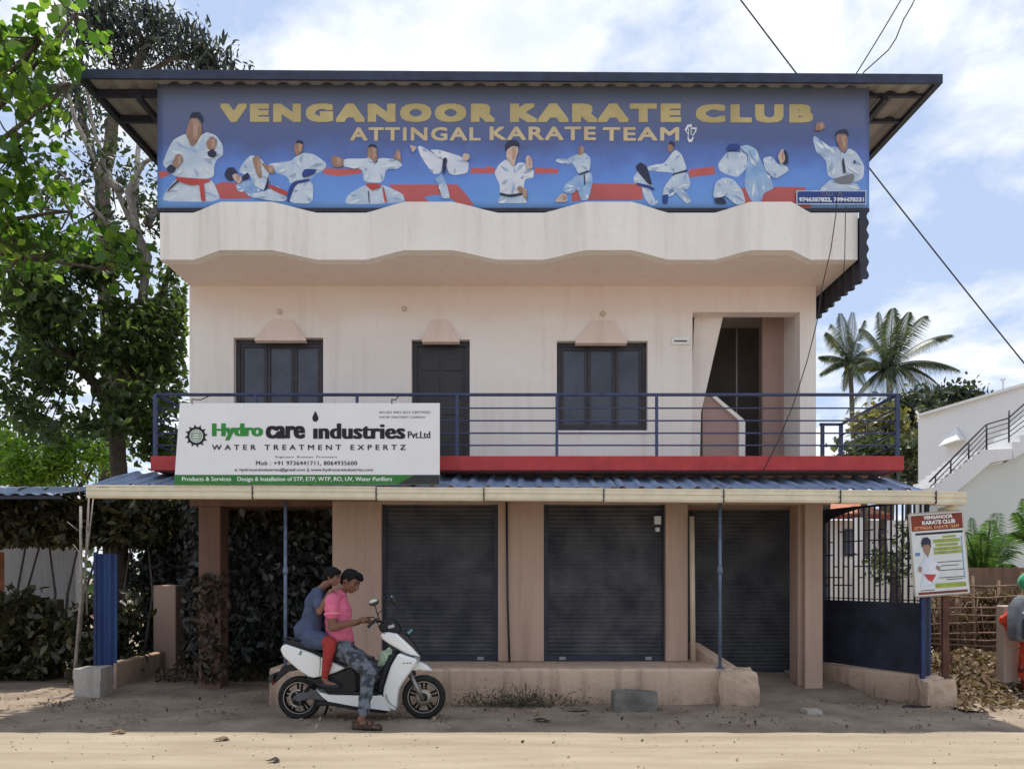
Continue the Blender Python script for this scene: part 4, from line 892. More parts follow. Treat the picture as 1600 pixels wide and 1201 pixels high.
# ------------------------------------------------------------------ cables
def cable(pts, r, label, name='overhead_cable', grp=None):
    b = MB(); b.tube(pts, r, 5); o = b.build(name, JOINT); return tag(o, label, 'cable', grp)
def sag(p, q, s, n=14): return [p.lerp(q, i / n) - Vector((0, 0, s * 4 * (i / n) * (1 - i / n))) for i in range(n + 1)]
cable(sag(W(1120, -50, 18), W(1660, 640, 18), .12), .017, 'long overhead cable slanting down behind the roof to the far right')
cable(sag(W(1425, -30, 17), W(1322, 140, 17), .03), .014, 'straight overhead cable rising steeply above the right end of the roof')
cable([W(1433, -10, 16.5), W(1425, 8, 16.5), W(1412, 30, 16.5), W(1400, 60, 16.5), W(1388, 78, 16.5), W(1368, 96, 16.5), W(1350, 112, 16.5), W(1340, 130, 16.5)], .014, 'kinked overhead cable hanging beside the straight one above the roof')
cable([W(1308, 300, 9.0), W(1306, 335, 8.98), W(1298, 390, 8.97), W(1284, 450, 8.97), W(1277, 500, 8.97), W(1262, 560, 8.97), W(1240, 630, 8.96), W(1215, 690, 8.95), W(1190, 740, 8.9)], .006, 'thin cable drooping from the banner corner across the balcony', 'hanging_cable')
cable([W(1322, 322, 9.05), W(1321, 335, 8.98), W(1320, 400, 8.98), W(1318, 430, 9.2)], .005, 'short thin cable hanging straight down the parapet end', 'hanging_cable')

# ------------------------------------------------------------------ dark creeper bay (left ground floor)
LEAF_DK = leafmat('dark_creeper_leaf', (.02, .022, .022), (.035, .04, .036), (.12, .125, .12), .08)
cb = empty('creeper_screen', (-3.6, 10.8, 0), 'dark leafy creeper covering the shaded open bay left of the shops', 'creeper')
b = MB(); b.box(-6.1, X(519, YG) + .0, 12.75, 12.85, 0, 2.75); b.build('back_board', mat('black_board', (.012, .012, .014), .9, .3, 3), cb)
rl = np.random.default_rng(3); n = 15000
P = np.stack([rl.uniform(-6.0, -2.25, n), 12.68 - np.abs(rl.normal(0, .16, n)), rl.uniform(.1, 2.7, n)], 1)
n = 7000; Pf = np.stack([rl.uniform(-5.55, -2.25, n), rl.normal(10.75, .16, n), rl.uniform(.28, 2.6, n)], 1); Pf[:, 2] += .12 * np.sin(Pf[:, 0] * 5)
lft = Pf[:, 0] < X(292, 10.75); Pf[lft, 1] += 1.75; Pf[lft, 0] *= 1.12
P = np.concatenate([P, Pf])
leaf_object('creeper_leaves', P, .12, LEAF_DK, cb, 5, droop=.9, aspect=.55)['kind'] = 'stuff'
# creeper growing down the corner column and around it
P = np.stack([rl.normal(X(333, 10.1), .11, 750), rl.normal(10.0, .10, 750), rl.uniform(.1, 1.5, 750)], 1)
cc = leaf_object('column_creeper', P, .09, leafmat('brown_creeper_leaf', (.03, .022, .014), (.05, .035, .022), (.09, .07, .045), .1), None, 6, droop=.8)
tag(cc, 'dry brown creeper clinging round the corner column of the open bay', 'creeper')
# undergrowth along the base
P = np.stack([rl.uniform(-5.0, -2.3, 2200), rl.uniform(10.6, 12.5, 2200), np.abs(rl.normal(.05, .09, 2200))], 1)
ug = leaf_object('undergrowth', P, .07, leafmat('dull_leaf', (.03, .025, .015), (.06, .05, .03), (.12, .09, .055), .15), None, 8); tag(ug, 'low brown weeds and dead leaves on the floor of the open bay', 'undergrowth', kind='stuff')

# ------------------------------------------------------------------ left surroundings
b = MB(); b.box(-12, X(118, 14), 14, 14.15, -.05, Zp(845, 14)); tag(b.build('grey_wall', wallmat('grey_wall_paint', (.42, .42, .43), (.2, .2, .2), .8)), 'weathered grey wall behind the dark hedge on the left', 'wall')
b = MB(); b.box(X(-20, 12), X(7, 12), 11.9, 12.0, 0, Zp(862, 12)); tag(b.build('orange_post', mat('orange_wood', (.38, .13, .04), .7, .3, 5)), 'orange painted post at the far left edge before the grey wall', 'post')
b = MB()
skewbox(b, (-10, 11.2), (X(95, 11.2), 11.2), .2, -.05, Zp(931, 11.2), -.05, Zp(935, 11.2)); tag(bevel(b.build('mossy_wall', wallmat('mossy_wall', (.13, .10, .06), (.05, .055, .03), 1.2)), .02), 'low mossy brown wall under the dark hedge on the left', 'wall')
shed = empty('shed_roof', (-8, 10.8, 2.6), 'faded blue corrugated shed roof at the left edge', 'roof')
b = MB(); xs_ = np.linspace(-12, X(108, 10.6), 120); v = []
for i, x in enumerate(xs_):
    d = .025 if (i // 2) % 2 else 0
    v += [(x, 10.4, Zp(770, 10.4) + d - .02), (x, 12.2, Zp(770, 10.4) + d + .28)]
b.add(v, [(2 * i, 2 * i + 2, 2 * i + 3, 2 * i + 1) for i in range(119)]); o = b.build('roof_sheet', SHEET, shed); o.modifiers.new('s', 'SOLIDIFY').thickness = .004
b = MB(); b.box(-12, X(108, 10.6), 10.42, 10.46, Zp(776, 10.4) - .02, Zp(771, 10.4) - .02); b.build('eaves_batten', STEEL, shed)
for x in (-11.8, -8.5, -6.35):
    b = MB(); b.tube([(x, 12.0, 0), (x, 12.0, 2.8)], .04, 7); b.build('post', BARK, shed)
# dark hedge
hd = empty('hedge', (-7.5, 11.5, 0), 'dense dark hedge over the mossy wall at the left', 'hedge')
P1 = np.stack([rl.uniform(-10, -5.35, 9000), rl.normal(12.2, .45, 9000), rl.uniform(1.95, 2.75, 9000)], 1)
n = 7000; xx_ = rl.uniform(-9.5, -5.25, n); P2_ = np.stack([xx_, rl.normal(10.9, .16, n) - .25 * rl.uniform(size=n) * (np.sin(xx_ * 3.1) > 0), .05 + (1.15 + .22 * np.sin(xx_ * 2.3) + .15 * np.sin(xx_ * 7.1)) * rl.beta(1.1, 1.3, n)], 1)
P2_ = P2_[np.sin(P2_[:, 0] * 4.3 + P2_[:, 2] * 5) + np.sin(P2_[:, 0] * 9 - P2_[:, 2] * 7) > -1.1]
leaf_object('foliage', np.concatenate([P1, P2_]), .13, leafmat('hedge_leaf', (.02, .024, .012), (.045, .045, .02), (.13, .12, .06), .25), hd, 9, droop=.5)
b = MB()
for i in range(14):
    x = -9.5 + i * .3; b.tube([(x, 11.6, 0), (x + random.uniform(-.1, .1), 11.8, 1.2), (x + random.uniform(-.2, .2), 12, 2.3)], [.03, .02, .012], 5)
b.build('stems', BARK, hd)
# thin stems by the gate
for k, (a, m_, c, r_) in enumerate((((116, 1048), (127, 930), (126, 790), .022), ((124, 1000), (133, 900), (139, 770), .016), ((136, 960), (134, 880), (146, 775), .012))):
    b = MB(); Y = 9.7 + .05 * k; b.tube([W(a[0], 1060, Y) if k == 0 else W(a[0], a[1], Y), W(*m_, Y), W(*c, Y)], [r_, r_ * .9, r_ * .7], 6)
    for j in range(4):
        q = W(m_[0] + random.uniform(-3, 5), 780 + j * 50, Y); b.tube([q, q + Vector((random.uniform(-.2, .2), -.05, random.uniform(.1, .25)))], .005, 4)
    tag(b.build('bare_stem', BARKL), ('thick pale bare stem rising from the concrete block to the gutter end', 'slimmer pale stem leaning just right of the thickest one', 'thinnest pale stem nearest the blue gate')[k], 'stem', 'bare stems at the gutter end')

# ------------------------------------------------------------------ trees
def limb(b, pts, r0, r1, n=8):
    pts = [Vector(p) for p in pts]; P = []; 
    for i in range(len(pts) - 1):
        for j in range(4):
            q = pts[i].lerp(pts[i + 1], j / 4); q += mnoise.noise_vector(q * 1.7) * .07 * (pts[i + 1] - pts[i]).length * .4; P.append(q)
    P.append(pts[-1]); k = len(P); b.tube(P, [r0 + (r1 - r0) * (i / (k - 1)) ** .8 for i in range(k)], n)
def twigs(b, C, hubs, every=1, r=.012):
    for i, c in enumerate(C):
        if i % every: continue
        c = Vector(c); h = min(hubs, key=lambda q: (q - c).length); mid = h.lerp(c, .5) + Vector((0, 0, -.06)); b.tube([h, mid, c], [r * 1.6, r, r * .5], 4)
# main tree behind the left corner
T1 = empty('broadleaf_tree', (-6.2, 12.4, 0), 'large dark broadleaf tree with a thick trunk behind the left end of the awning', 'tree')
b = MB(); Y = 12.4
limb(b, [(X(186, Y), Y, -.1), W(187, 900, Y), W(186, 745, Y), W(184, 640, Y), W(200, 560, Y), W(222, 470, Y)], .15, .10, 12)
limb(b, [W(184, 660, Y), W(150, 600, Y), W(110, 560, 12), W(60, 520, 12)], .12, .04)
limb(b, [W(187, 645, Y), W(240, 520, 12.8), W(262, 430, 13), W(290, 370, 13)], .10, .03)
b.build('trunk', BARK, T1)
b = MB(); hubs = []
L = [[W(222, 470, Y), W(232, 400, Y), W(205, 345, Y), W(175, 285, Y), W(150, 215, Y), W(133, 130, Y)], [W(228, 430, Y), W(200, 390, Y), W(150, 330, 12), W(95, 270, 12)], [W(210, 360, Y), W(212, 290, Y), W(218, 220, 12.8), W(240, 150, 13.2)],
     [W(228, 420, Y), W(200, 300, 12.2), W(225, 255, 12.2), W(250, 240, 12)], [W(188, 300, Y), W(150, 260, Y), W(120, 190, Y), W(95, 110, Y)], [W(230, 350, Y), W(255, 310, 12.6), W(290, 325, 12.8)]]
for q in L: limb(b, q, .075, .02, 8)
b.build('pale_limb', BARKL, T1)
for q in L: hubs += q
hubs += [W(60, 520, 12), W(110, 560, 12), W(150, 600, Y), W(262, 430, 13), W(240, 520, 12.8), W(200, 560, Y)]
def BL(px, py, Y, rx, ry, n, rd=.6): return (tuple(W(px, py, Y)), (rx * Y / F, rd, ry * Y / F), n)
rl = np.random.default_rng(11)
P, C = clusters([BL(150, 515, 12.2, 150, 80, 46), BL(50, 450, 11.6, 80, 80, 18), BL(235, 560, 12.8, 52, 70, 15), BL(205, 630, 12.2, 80, 34, 13), BL(272, 470, 13, 20, 60, 9), BL(110, 400, 12, 110, 40, 14), BL(50, 600, 11.5, 60, 60, 12), BL(90, 670, 11.5, 80, 30, 9), BL(250, 670, 13.2, 36, 60, 12)], 105, rl, .19)
P = P[(P[:, 0] < (292 - 800) * P[:, 1] / F)]
leaf_object('crown', P, .125, leafmat('tree_leaf_dark', (.03, .05, .02), (.065, .10, .035), (.15, .21, .07), .45), T1, 12, droop=.5)
P, C2 = clusters([BL(190, 300, 12.4, 80, 90, 22), BL(100, 280, 12.2, 80, 110, 20), BL(255, 345, 12.6, 26, 40, 7), BL(150, 180, 12.4, 50, 60, 10)], 34, rl, .20)
leaf_object('upper_crown', P, .09, leafmat('tree_leaf_thin', (.02, .03, .02), (.035, .05, .025), (.07, .10, .04), .35), T1, 13, droop=.6)
b = MB(); twigs(b, C + C2, hubs, 2); b.build('twigs', BARK, T1)['kind'] = 'stuff'
# tall tree behind the roof
T2 = empty('tall_fine_leaved_tree', (-7.6, 17, 0), 'tall tree with fine drooping leaves rising behind the roof corner', 'tree')
b = MB(); Y = 17; limb(b, [(X(175, Y), Y, -.1), W(170, 500, Y), W(160, 300, Y), W(180, 160, Y), W(230, 70, Y)], .26, .08, 10); limb(b, [W(160, 300, Y), W(120, 150, Y), W(130, 40, Y)], .1, .03); limb(b, [W(190, 140, Y), W(270, 90, Y), W(330, 80, Y)], .07, .02); limb(b, [W(180, 160, Y), W(260, 130, Y), W(350, 110, Y)], .06, .02)
b.build('trunk', BARK, T2)
P, C = clusters([BL(215, 60, 17, 80, 55, 36), BL(300, 80, 17, 50, 26, 20), BL(150, 50, 17, 60, 55, 17), BL(345, 98, 17, 26, 10, 6), BL(110, 150, 17, 60, 60, 12), BL(190, 20, 17, 70, 20, 8)], 46, rl, .26)
leaf_object('crown', P, .19, leafmat('fine_leaf_dark', (.02, .026, .035), (.035, .045, .05), (.08, .10, .08), .25), T2, 14, droop=1.5, aspect=.25)
b = MB(); twigs(b, C, [W(180, 160, 17), W(230, 70, 17), W(130, 40, 17), W(120, 150, 17), W(270, 90, 17), W(330, 80, 17), W(350, 110, 17), W(200, 110, 17)], 1, .016); b.build('twigs', BARK, T2)['kind'] = 'stuff'
# near bright tree at the left edge
T3 = empty('bright_leaved_tree', (-8.2, 9.4, 0), 'near tree with big bright green leaves overhanging the left edge', 'tree')
b = MB(); limb(b, [(-8.2, 9.4, -.1), (-8.0, 9.4, 2.5), (-7.8, 9.2, 5), (-7.2, 9.0, 7)], .2, .08, 10)
tips = [W(60, 60, 8.6), W(110, 130, 8.8), W(30, 230, 8.8), W(110, 330, 9.2), W(40, 400, 9.2), W(160, 420, 9.6), W(120, 20, 8.8)]
for q in tips: limb(b, [(-7.8, 9.2, 4.8), Vector((-7.4, 9.1, 5.5)).lerp(q, .5), q], .06, .015, 6)
b.build('trunk', BARK, T3)
P, C = clusters([BL(15, 60, 8.6, 70, 60, 15), BL(35, 160, 8.7, 50, 60, 10), BL(5, 290, 8.9, 50, 90, 14), BL(60, 280, 9.2, 50, 50, 7), BL(110, 375, 9.6, 70, 34, 9), BL(30, 430, 9.4, 60, 60, 10), BL(100, 30, 8.8, 30, 24, 3), BL(165, 400, 9.7, 50, 22, 5)], 24, rl, .15)
leaf_object('crown', P, .125, leafmat('bright_leaf', (.035, .085, .012), (.07, .15, .02), (.22, .33, .05), .42), T3, 15, droop=.4, aspect=.75, normals_up=.6)
b = MB(); twigs(b, C, tips + [Vector((-7.2, 9.0, 6.5))], 1, .009); b.build('twigs', BARK, T3)['kind'] = 'stuff'
# sunlit shrubs behind the shed
T4 = empty('sunlit_shrub', (-9, 15.5, 0), 'sunlit yellow green shrubs above the blue shed roof', 'shrub')
P, C = clusters([BL(50, 735, 15.5, 80, 24, 26), BL(125, 705, 15.5, 46, 30, 13), BL(10, 690, 15.5, 30, 34, 8)], 100, rl, .22)
leaf_object('foliage', P, .15, leafmat('yellow_green_leaf', (.08, .16, .02), (.14, .26, .03), (.30, .38, .06), .45), T4, 16, droop=.2, aspect=.3)
b = MB(); twigs(b, C, [W(50, 780, 15.5), W(110, 780, 15.5)], 2, .02); b.tube([(W(50, 780, 15.5).x, 15.5, 0), W(50, 770, 15.5)], .05, 6); b.tube([(W(110, 780, 15.5).x, 15.5, 0), W(110, 770, 15.5)], .05, 6); b.build('stems', BARK, T4)
# far greenery line (hides the horizon)
fw = []
rl = np.random.default_rng(21)
P, C = clusters([((-30, 34, 1.5), (14, 3, 3.2), 150), ((-9, 32, 1.2), (9, 2, 2.6), 90)], 70, rl, .6)
o = leaf_object('distant_greenery', P, .42, leafmat('far_leaf', (.03, .05, .02), (.05, .085, .03), (.1, .14, .05), .3), None, 17); tag(o, 'distant mass of green garden trees behind the left side', 'trees', kind='stuff')

# palms
def frond(b, base, tip, up, width, n=16, dro=.3, flat=0):
    base, tip = Vector(base), Vector(tip); L = (tip - base).length; ctrl = base.lerp(tip, .5) + Vector((0, 0, up * L))
    pts = [base * (1 - t) ** 2 + ctrl * 2 * t * (1 - t) + tip * t * t for t in [i / n for i in range(n + 1)]]
    b.tube(pts, [.035 * (1 - i / n * .85) for i in range(n + 1)], 4)
    for i in range(1, n * 3):
        t = i / (n * 3); p = base * (1 - t) ** 2 + ctrl * 2 * t * (1 - t) + tip * t * t
        tan = ((ctrl - base) * (1 - t) * 2 + (tip - ctrl) * 2 * t).normalized(); side = tan.cross(Vector((0, 0, 1)))
        if side.length < .3: side = Vector((0, 1, 0)).cross(tan) * .6 + Vector((1, 0, 0)) * .4
        side = (side + Vector((.0, .35, 0))).normalized() if not flat else side.normalized()
        ll = width * math.sin(math.pi * (.12 + .8 * t)) * random.uniform(.8, 1.1)
        for s_ in (-1, 1):
            d = (side * s_ * .8 + tan * .55 + Vector((0, 0, -dro * 1.2))).normalized(); q = p + d * ll; w_ = tan * (.016 * (1 + width) if width > .5 else .012)
            m_ = p + d * ll * .45 + Vector((0, 0, .05 * ll)); q = q - Vector((0, 0, .15 * ll))
            b.add([p - w_ * .5, p + w_ * .5, m_ + w_, q, m_ - w_], [(0, 1, 2, 3, 4)])
def palm(name_label, px, py, Y, tips, width, trunk_to, seed, lm, lean=0):
    random.seed(seed); c = W(px, py, Y); T = empty('coconut_palm', (c.x + lean, Y, 0), name_label, 'palm tree', 'coconut palms beyond the building')
    b = MB(); limb(b, [(c.x + lean, Y, -.1), (c.x + lean * .6, Y, c.z * .5), c], .19, .12, 9); b.build('trunk', BARK, T)
    for k, (tx, ty, up, dy) in enumerate(tips):
        b = MB(); t = W(tx, ty, Y + dy); frond(b, c, t, up, width, dro=.55); b.build('frond', lm, T, recalc=False)
    b = MB()
    for k in range(6):
        a = k * 1.05; b.ball(c + Vector((math.cos(a) * .22, math.sin(a) * .22, -.28)), (.12, .12, .15), 8, 6)
    b.build('coconuts', mat('coconut_green', (.16, .17, .05), .5), T)
PL = leafmat('palm_leaf', (.025, .04, .022), (.045, .065, .032), (.11, .12, .07), .25)
palm('larger coconut palm with broad fronds above the white house', 1389, 574, 33, [(1447, 492, .25, 1), (1420, 486, .12, -2), (1374, 486, .1, 1), (1395, 480, .05, -1), (1487, 522, .22, 0), (1500, 578, .25, -.5), (1486, 628, .38, .5), (1462, 650, .5, -1), (1345, 512, .3, 1), (1340, 570, .22, -1), (1322, 645, .3, 0), (1350, 655, .45, -1), (1420, 655, .45, -1.2), (1385, 650, .4, -2)], .75, 0, 5, PL)
palm('smaller coconut palm close to the building wall', 1328, 566, 44, [(1313, 488, .05, 0), (1333, 486, .02, 1), (1350, 500, .15, 0), (1291, 518, .25, 0), (1280, 556, .2, 1), (1282, 582, .2, -1), (1372, 540, .25, 0), (1318, 610, .3, 1), (1352, 600, .3, -1), (1300, 505, .15, 2), (1372, 565, .25, 1)], .8, 0, 6, PL, .6)
def bush(label, blobs, size, lm, seed, per=110, spread=.3, name='tree', cat='tree', trunk=None, aspect=.5):
    rl = np.random.default_rng(seed); P, C = clusters(blobs, per, rl, spread); c0 = Vector(blobs[0][0])
    T = empty(name, (c0.x, c0.y, 0), label, cat); leaf_object('crown', P, size, lm, T, seed, aspect=aspect)
    b = MB(); limb(b, [(c0.x, c0.y, -.1), (c0.x, c0.y, c0.z * .6), c0], .18, .06, 8); twigs(b, C, [c0, c0 - Vector((0, 0, c0.z * .3))], 2, .02); b.build('trunk', BARK, T); return T
GRB = leafmat('mid_leaf', (.03, .045, .02), (.055, .075, .03), (.13, .14, .06), .3)
bush('dark round crowned tree below the palms behind the balcony rail', [BL(1418, 670, 28, 34, 55, 34, 1.5), BL(1425, 735, 27, 30, 26, 16, 1)], .28, leafmat('shade_leaf', (.02, .03, .02), (.035, .045, .028), (.09, .10, .06), .25), 31, 60, .34, 'round_tree')
bush('olive yellow rounded shrub seen through the balcony railing', [BL(1380, 672, 24, 28, 28, 22, .8)], .22, leafmat('olive_leaf', (.10, .10, .04), (.15, .14, .06), (.22, .2, .09), .3), 32, 90, .28, 'shrub', 'shrub')
bush('low leafy bush at the foot of the olive shrub behind the rail', [BL(1350, 712, 23, 40, 16, 20, .8), BL(1400, 712, 23, 30, 18, 12, .8)], .2, GRB, 33, 70, .25, 'leafy_bush', 'bush')
bush('dark treetop showing over the white house roof line', [BL(1478, 630, 30, 38, 18, 20, 1), BL(1450, 650, 30, 30, 20, 12, 1)], .25, leafmat('shade_leaf', (.02, .03, .02), (.035, .045, .028), (.09, .10, .06), .25), 34, 70, .32, 'treetop', 'tree')
bush('green bush behind the bars of the gate', [BL(1400, 880, 13.5, 20, 26, 8, .4), BL(1425, 840, 14, 16, 30, 5, .4)], .11, GRB, 35, 50, .18, 'garden_bush', 'bush')

# ------------------------------------------------------------------ white house with outside stairs
H = empty('white_house', (X(1520, 17), 17, 0), 'white two storey house with an outside staircase on the right', 'house')
def wallprism(b, P0, P1, z00, z01, z10, z11, th=.2): return skewbox(b, P0, P1, th, z00, z01, z10, z11)
b = MB(); A0 = (X(1440, 20), 20); A1 = (X(1640, 16.2), 16.2); zt = Zp(652, 20); wallprism(b, A0, A1, 0, zt, 0, zt); b.build('upper_wall', WHITEP, H)
b = MB(); wallprism(b, (A0[0] - .05, A0[1] - .12), (A1[0], A1[1] - .12), zt + .003, zt + .06, zt + .003, zt + .06, .3); b.build('wall_coping', WHITEP, H)
b = MB(); q = W(1500, 690, 18.6); d = (Vector((A1[0], A1[1], 0)) - Vector((A0[0], A0[1], 0))).normalized()
q = Vector((A0[0], A0[1], 0)) + d * 1.35; q.z = Zp(694, 19); nn_ = Vector((-d.y, d.x, 0)); nn_ = -nn_ if nn_.y > 0 else nn_
tri = [q - d * .33 + Vector((0, 0, -.05)), q + d * .3 + Vector((0, 0, .0)), q + Vector((0, 0, .38))]
v = [p + nn_ * .11 for p in tri] + [p + nn_ * .34 for p in (tri[0], tri[1])]
b.add(v, [(0, 1, 2), (0, 3, 4, 1), (0, 2, 3), (1, 4, 2), (3, 2, 4)]); b.build('window_hood', WHITEP, H)
# stairs: flight in plane Y=15.4
SY0, SY1 = 15.2, 16.3
def sp(px, py, Y=SY0): return (X(px, Y), Zp(py, Y))
# stepped flight 1
b = MB(); st0 = sp(1452, 768); st1 = sp(1541, 702); nst = 9; poly = []
for k in range(nst):
    x0_, z0_ = st0[0] + (st1[0] - st0[0]) * k / nst, st0[1] + (st1[1] - st0[1]) * (k) / nst
    x1_, z1_ = st0[0] + (st1[0] - st0[0]) * (k + 1) / nst, st0[1] + (st1[1] - st0[1]) * (k + 1) / nst
    poly += [(x0_, z0_), (x0_, z1_)]
poly += [(st1[0], st1[1]), sp(1582, 700), sp(1582, 716), sp(1548, 722), sp(1490, 772)]
b.prism(poly[::-1], SY0, SY1); b.build('stair_flight', WHITEP, H)
b = MB(); p0 = sp(1582, 700); p1 = sp(1680, 615); poly = []
for k in range(8):
    x0_ = p0[0] + .0 + (p1[0] - p0[0]) * k / 8; z0_ = p0[1] + (p1[1] - p0[1]) * k / 8; z1_ = p0[1] + (p1[1] - p0[1]) * (k + 1) / 8
    poly += [(x0_ + .001, z0_), (x0_ + .001, z1_)]
poly += [p1, (p1[0], p1[1] - .5), sp(1584, 716)]
b.prism(poly[::-1], SY0 + .003, SY1 - .003); b.build('stair_flight', WHITEP, H)
# wall under the stairs
b = MB(); b.prism([sp(1496, 905), sp(1496, 778), sp(1549, 724), sp(1583, 719), sp(1700, 640), sp(1700, 905)], SY0 + .25, SY0 + .4); b.build('stair_wall', PALEG, H)
b = MB(); b.prism([(X(1440, 18), 0), (X(1440, 18), Zp(770, 18)), (X(1510, 18), Zp(770, 18)), (X(1510, 18), 0)], 18.2, 18.4); b.build('lower_wall', PALEG, H)
# rails
hr = empty('stair_railing', (0, SY0, 0)); hr.parent = H; hr.matrix_parent_inverse = parent_world(H).inverted()
path = [(1453, 752), (1542, 662), (1577, 652), (1640, 596)]; bot = [(1453, 800), (1542, 702), (1577, 690), (1640, 645)]
for k in range(5):
    t = k / 5; b = MB(); pts = [(X(a[0], SY0), SY0 + .03, Zp(a[1] * (1 - t) + c[1] * t, SY0)) for a, c in zip(path, bot)]; b.tube(pts, .018 if k == 0 else .010, 6); b.build('rail_bar', STEEL, hr)
for px, a, c in ((1463, 742, 770), (1487, 718, 758), (1515, 690, 735), (1543, 661, 702), (1578, 640, 690)):
    b = MB(); b.tube([(X(px, SY0), SY0 + .03, Zp(a, SY0)), (X(px, SY0), SY0 + .03, Zp(c, SY0))], .018, 6); b.build('rail_post', STEEL, hr)
b = MB(); q = W(1567, 612, 18); b.tube([q, q + Vector((0, 0, .25))], .02, 5); b.lathe((q.x, q.y, q.z + .25), [(.001, 0), (.05, .03), (.06, .06)], 8, 'z'); b.build('roof_lamp', WHITEP, H)
for (a, c) in (((1500, 768), (1600, 742)), ((1560, 790), (1600, 772))):
    pass

# neighbour house seen through the gate
NH = empty('neighbour_house', (9, 24, 0), 'pale neighbour house with terracotta roof edge seen through the gate bars', 'house')
NW = wallmat('neighbour_wall', (.74, .73, .72), (.5, .48, .46), .5)
b = MB(); b.box(X(1255, 24), X(1500, 24), 24, 24.3, 0, Zp(812, 24)); b.build('wall', NW, NH)
b = MB(); b.prism([(23.4, Zp(806, 23.4)), (26, Zp(770, 23.4)), (26, Zp(766, 23.4)), (23.35, Zp(802, 23.4))], X(1250, 23.4), X(1390, 23.4), 'x'); b.build('roof', mat('terracotta', (.42, .16, .09), .8, .25, 5), NH)
b = MB(); b.box(X(1252, 23.38), X(1392, 23.38), 23.3, 23.4, Zp(810, 23.38), Zp(805, 23.38)); b.build('eaves_board', mat('dark_red_board', (.25, .05, .04), .7), NH)
for (a, c, d, e) in ((1318, 1336, 868, 826), (1345, 1358, 868, 830)):
    b = MB(); b.box(X(a, 24), X(c, 24), 23.94, 23.99, Zp(d, 24), Zp(e, 24)); wn = b.build('window', WOODD, NH)
    b = MB(); b.box(X(a + 2, 24), X(c - 2, 24), 23.92, 23.938, Zp(d - 3, 24), Zp(e + 3, 24)); b.build('pane', GLASS, wn)
b = MB(); b.box(X(1352, 24), X(1380, 24), 23.95, 23.99, Zp(930, 24), Zp(890, 24)); b.build('door', mat('brown_door', (.12, .05, .04), .6), NH)
b = MB(); b.box(X(1298, 19), X(1440, 19), 19, 19.15, 0, Zp(872, 19)); tag(b.build('garden_wall', NW), 'low pale garden wall behind the gate bars', 'wall')
b = MB(); b.box(X(1336, 18.8), X(1346, 18.8), 18.7, 18.9, 0, Zp(808, 18.8)); tag(b.build('white_post', WHITEP), 'slim white post standing behind the gate bars', 'post')

# ------------------------------------------------------------------ right hand side
random.seed(9)
# brushwood fence of rough poles
rl = np.random.default_rng(77)
n = 2600; Pb = np.stack([rl.uniform(X(1440, 11.3), X(1700, 11.3), n), rl.normal(11.35, .12, n), .2 + 1.15 * rl.beta(1.6, 1.6, n)], 1)
Pb = Pb[np.sin(Pb[:, 0] * 6 + Pb[:, 2] * 3) + np.sin(Pb[:, 0] * 13 - Pb[:, 2] * 11) > -.5]
o = leaf_object('dry_brush', Pb, .16, leafmat('brush_leaf', (.05, .032, .02), (.12, .08, .05), (.36, .27, .17), .15, .85, .1), None, 78, droop=.1, aspect=.16, normals_up=.3); tag(o, 'dry brown brushwood piled behind the stick fence', 'brushwood', kind='stuff')
fc = empty('stick_fence', (X(1505, 11), 11, 0), 'rickety brown stick fence behind the notice board', 'fence')
STK = mat('stick_brown', (.20, .13, .09), .9, .35, 6)
for px in (1446, 1470, 1497, 1523, 1561, 1600, 1640):
    Y = 11 + random.uniform(-.1, .1); b = MB(); b.tube([(X(px, Y), Y, -.05), (X(px, Y) + random.uniform(-.03, .03), Y, Zp(903 + random.uniform(-12, 8), Y))], .022, 6); b.build('post', STK, fc)
for py in (912, 930, 950, 958, 975, 990, 996, 1004):
    Y = 10.95; b = MB(); b.tube([(X(1440, Y), Y, Zp(py, Y)), (X(1540, Y), Y - .02, Zp(py + random.uniform(-5, 6), Y)), (X(1660, Y), Y, Zp(py + random.uniform(-6, 6), Y))], .014, 5); b.build('rail', STK, fc)
for k in range(26):
    px = 1445 + k * 8; Y = 11.08; a = random.uniform(-14, 14); b = MB(); b.tube([W(px, 1012, Y), W(px + a, 925 + random.uniform(-20, 40), Y)], .009, 4); b.build('stick', STK, fc)
b = MB(); b.box(X(1490, 11.5), X(1700, 11.5), 11.9, 12.0, -.05, Zp(886, 12.0)); 
tag(b.build('brown_boundary_wall', wallmat('brown_wall', (.24, .15, .10), (.10, .06, .04), .9)), 'brown boundary wall behind the stick fence', 'wall')
# concrete post
b = MB(); x = X(1577, 9.6); b.bbox(x - .095, x + .095, 9.55, 9.72, -.1, Zp(945, 9.6), .012); tag(b.build('concrete_post', wallmat('post_concrete', (.50, .42, .34), (.36, .29, .23), .6)), 'tall plain concrete post in front of the dry leaves', 'post')
# leaf heap
def heap_z(x, y): return max(-.02, .42 * math.exp(-((x - 6.3) / 1.3) ** 2 - ((y - 10.4) / .75) ** 2) + .05 * fbm(x, y, 2))
grid_ground('leaf_heap_mound', np.linspace(4.9, 9.5, 60), np.linspace(8.3, 11.6, 50), heap_z, mat('heap_soil', (.10, .07, .045), .95, .3, 6))
rl = np.random.default_rng(5); n = 7000
xy = np.stack([rl.uniform(4.95, 9, n), 11.3 - 3.0 * rl.beta(1.1, 1.7, n)], 1); P = np.array([(x, y, max(0, heap_z(x, y)) + abs(rl.normal(0, .025))) for x, y in xy])
o = leaf_object('dry_leaf_heap', P, .085, leafmat('dry_leaf', (.09, .055, .035), (.20, .135, .09), (.42, .34, .25), .15, .85, .1), None, 51, droop=.1, aspect=.5, normals_up=.72, fold=.28); tag(o, 'heap of dry curled brown leaves around the concrete post', 'dry leaves', kind='stuff')
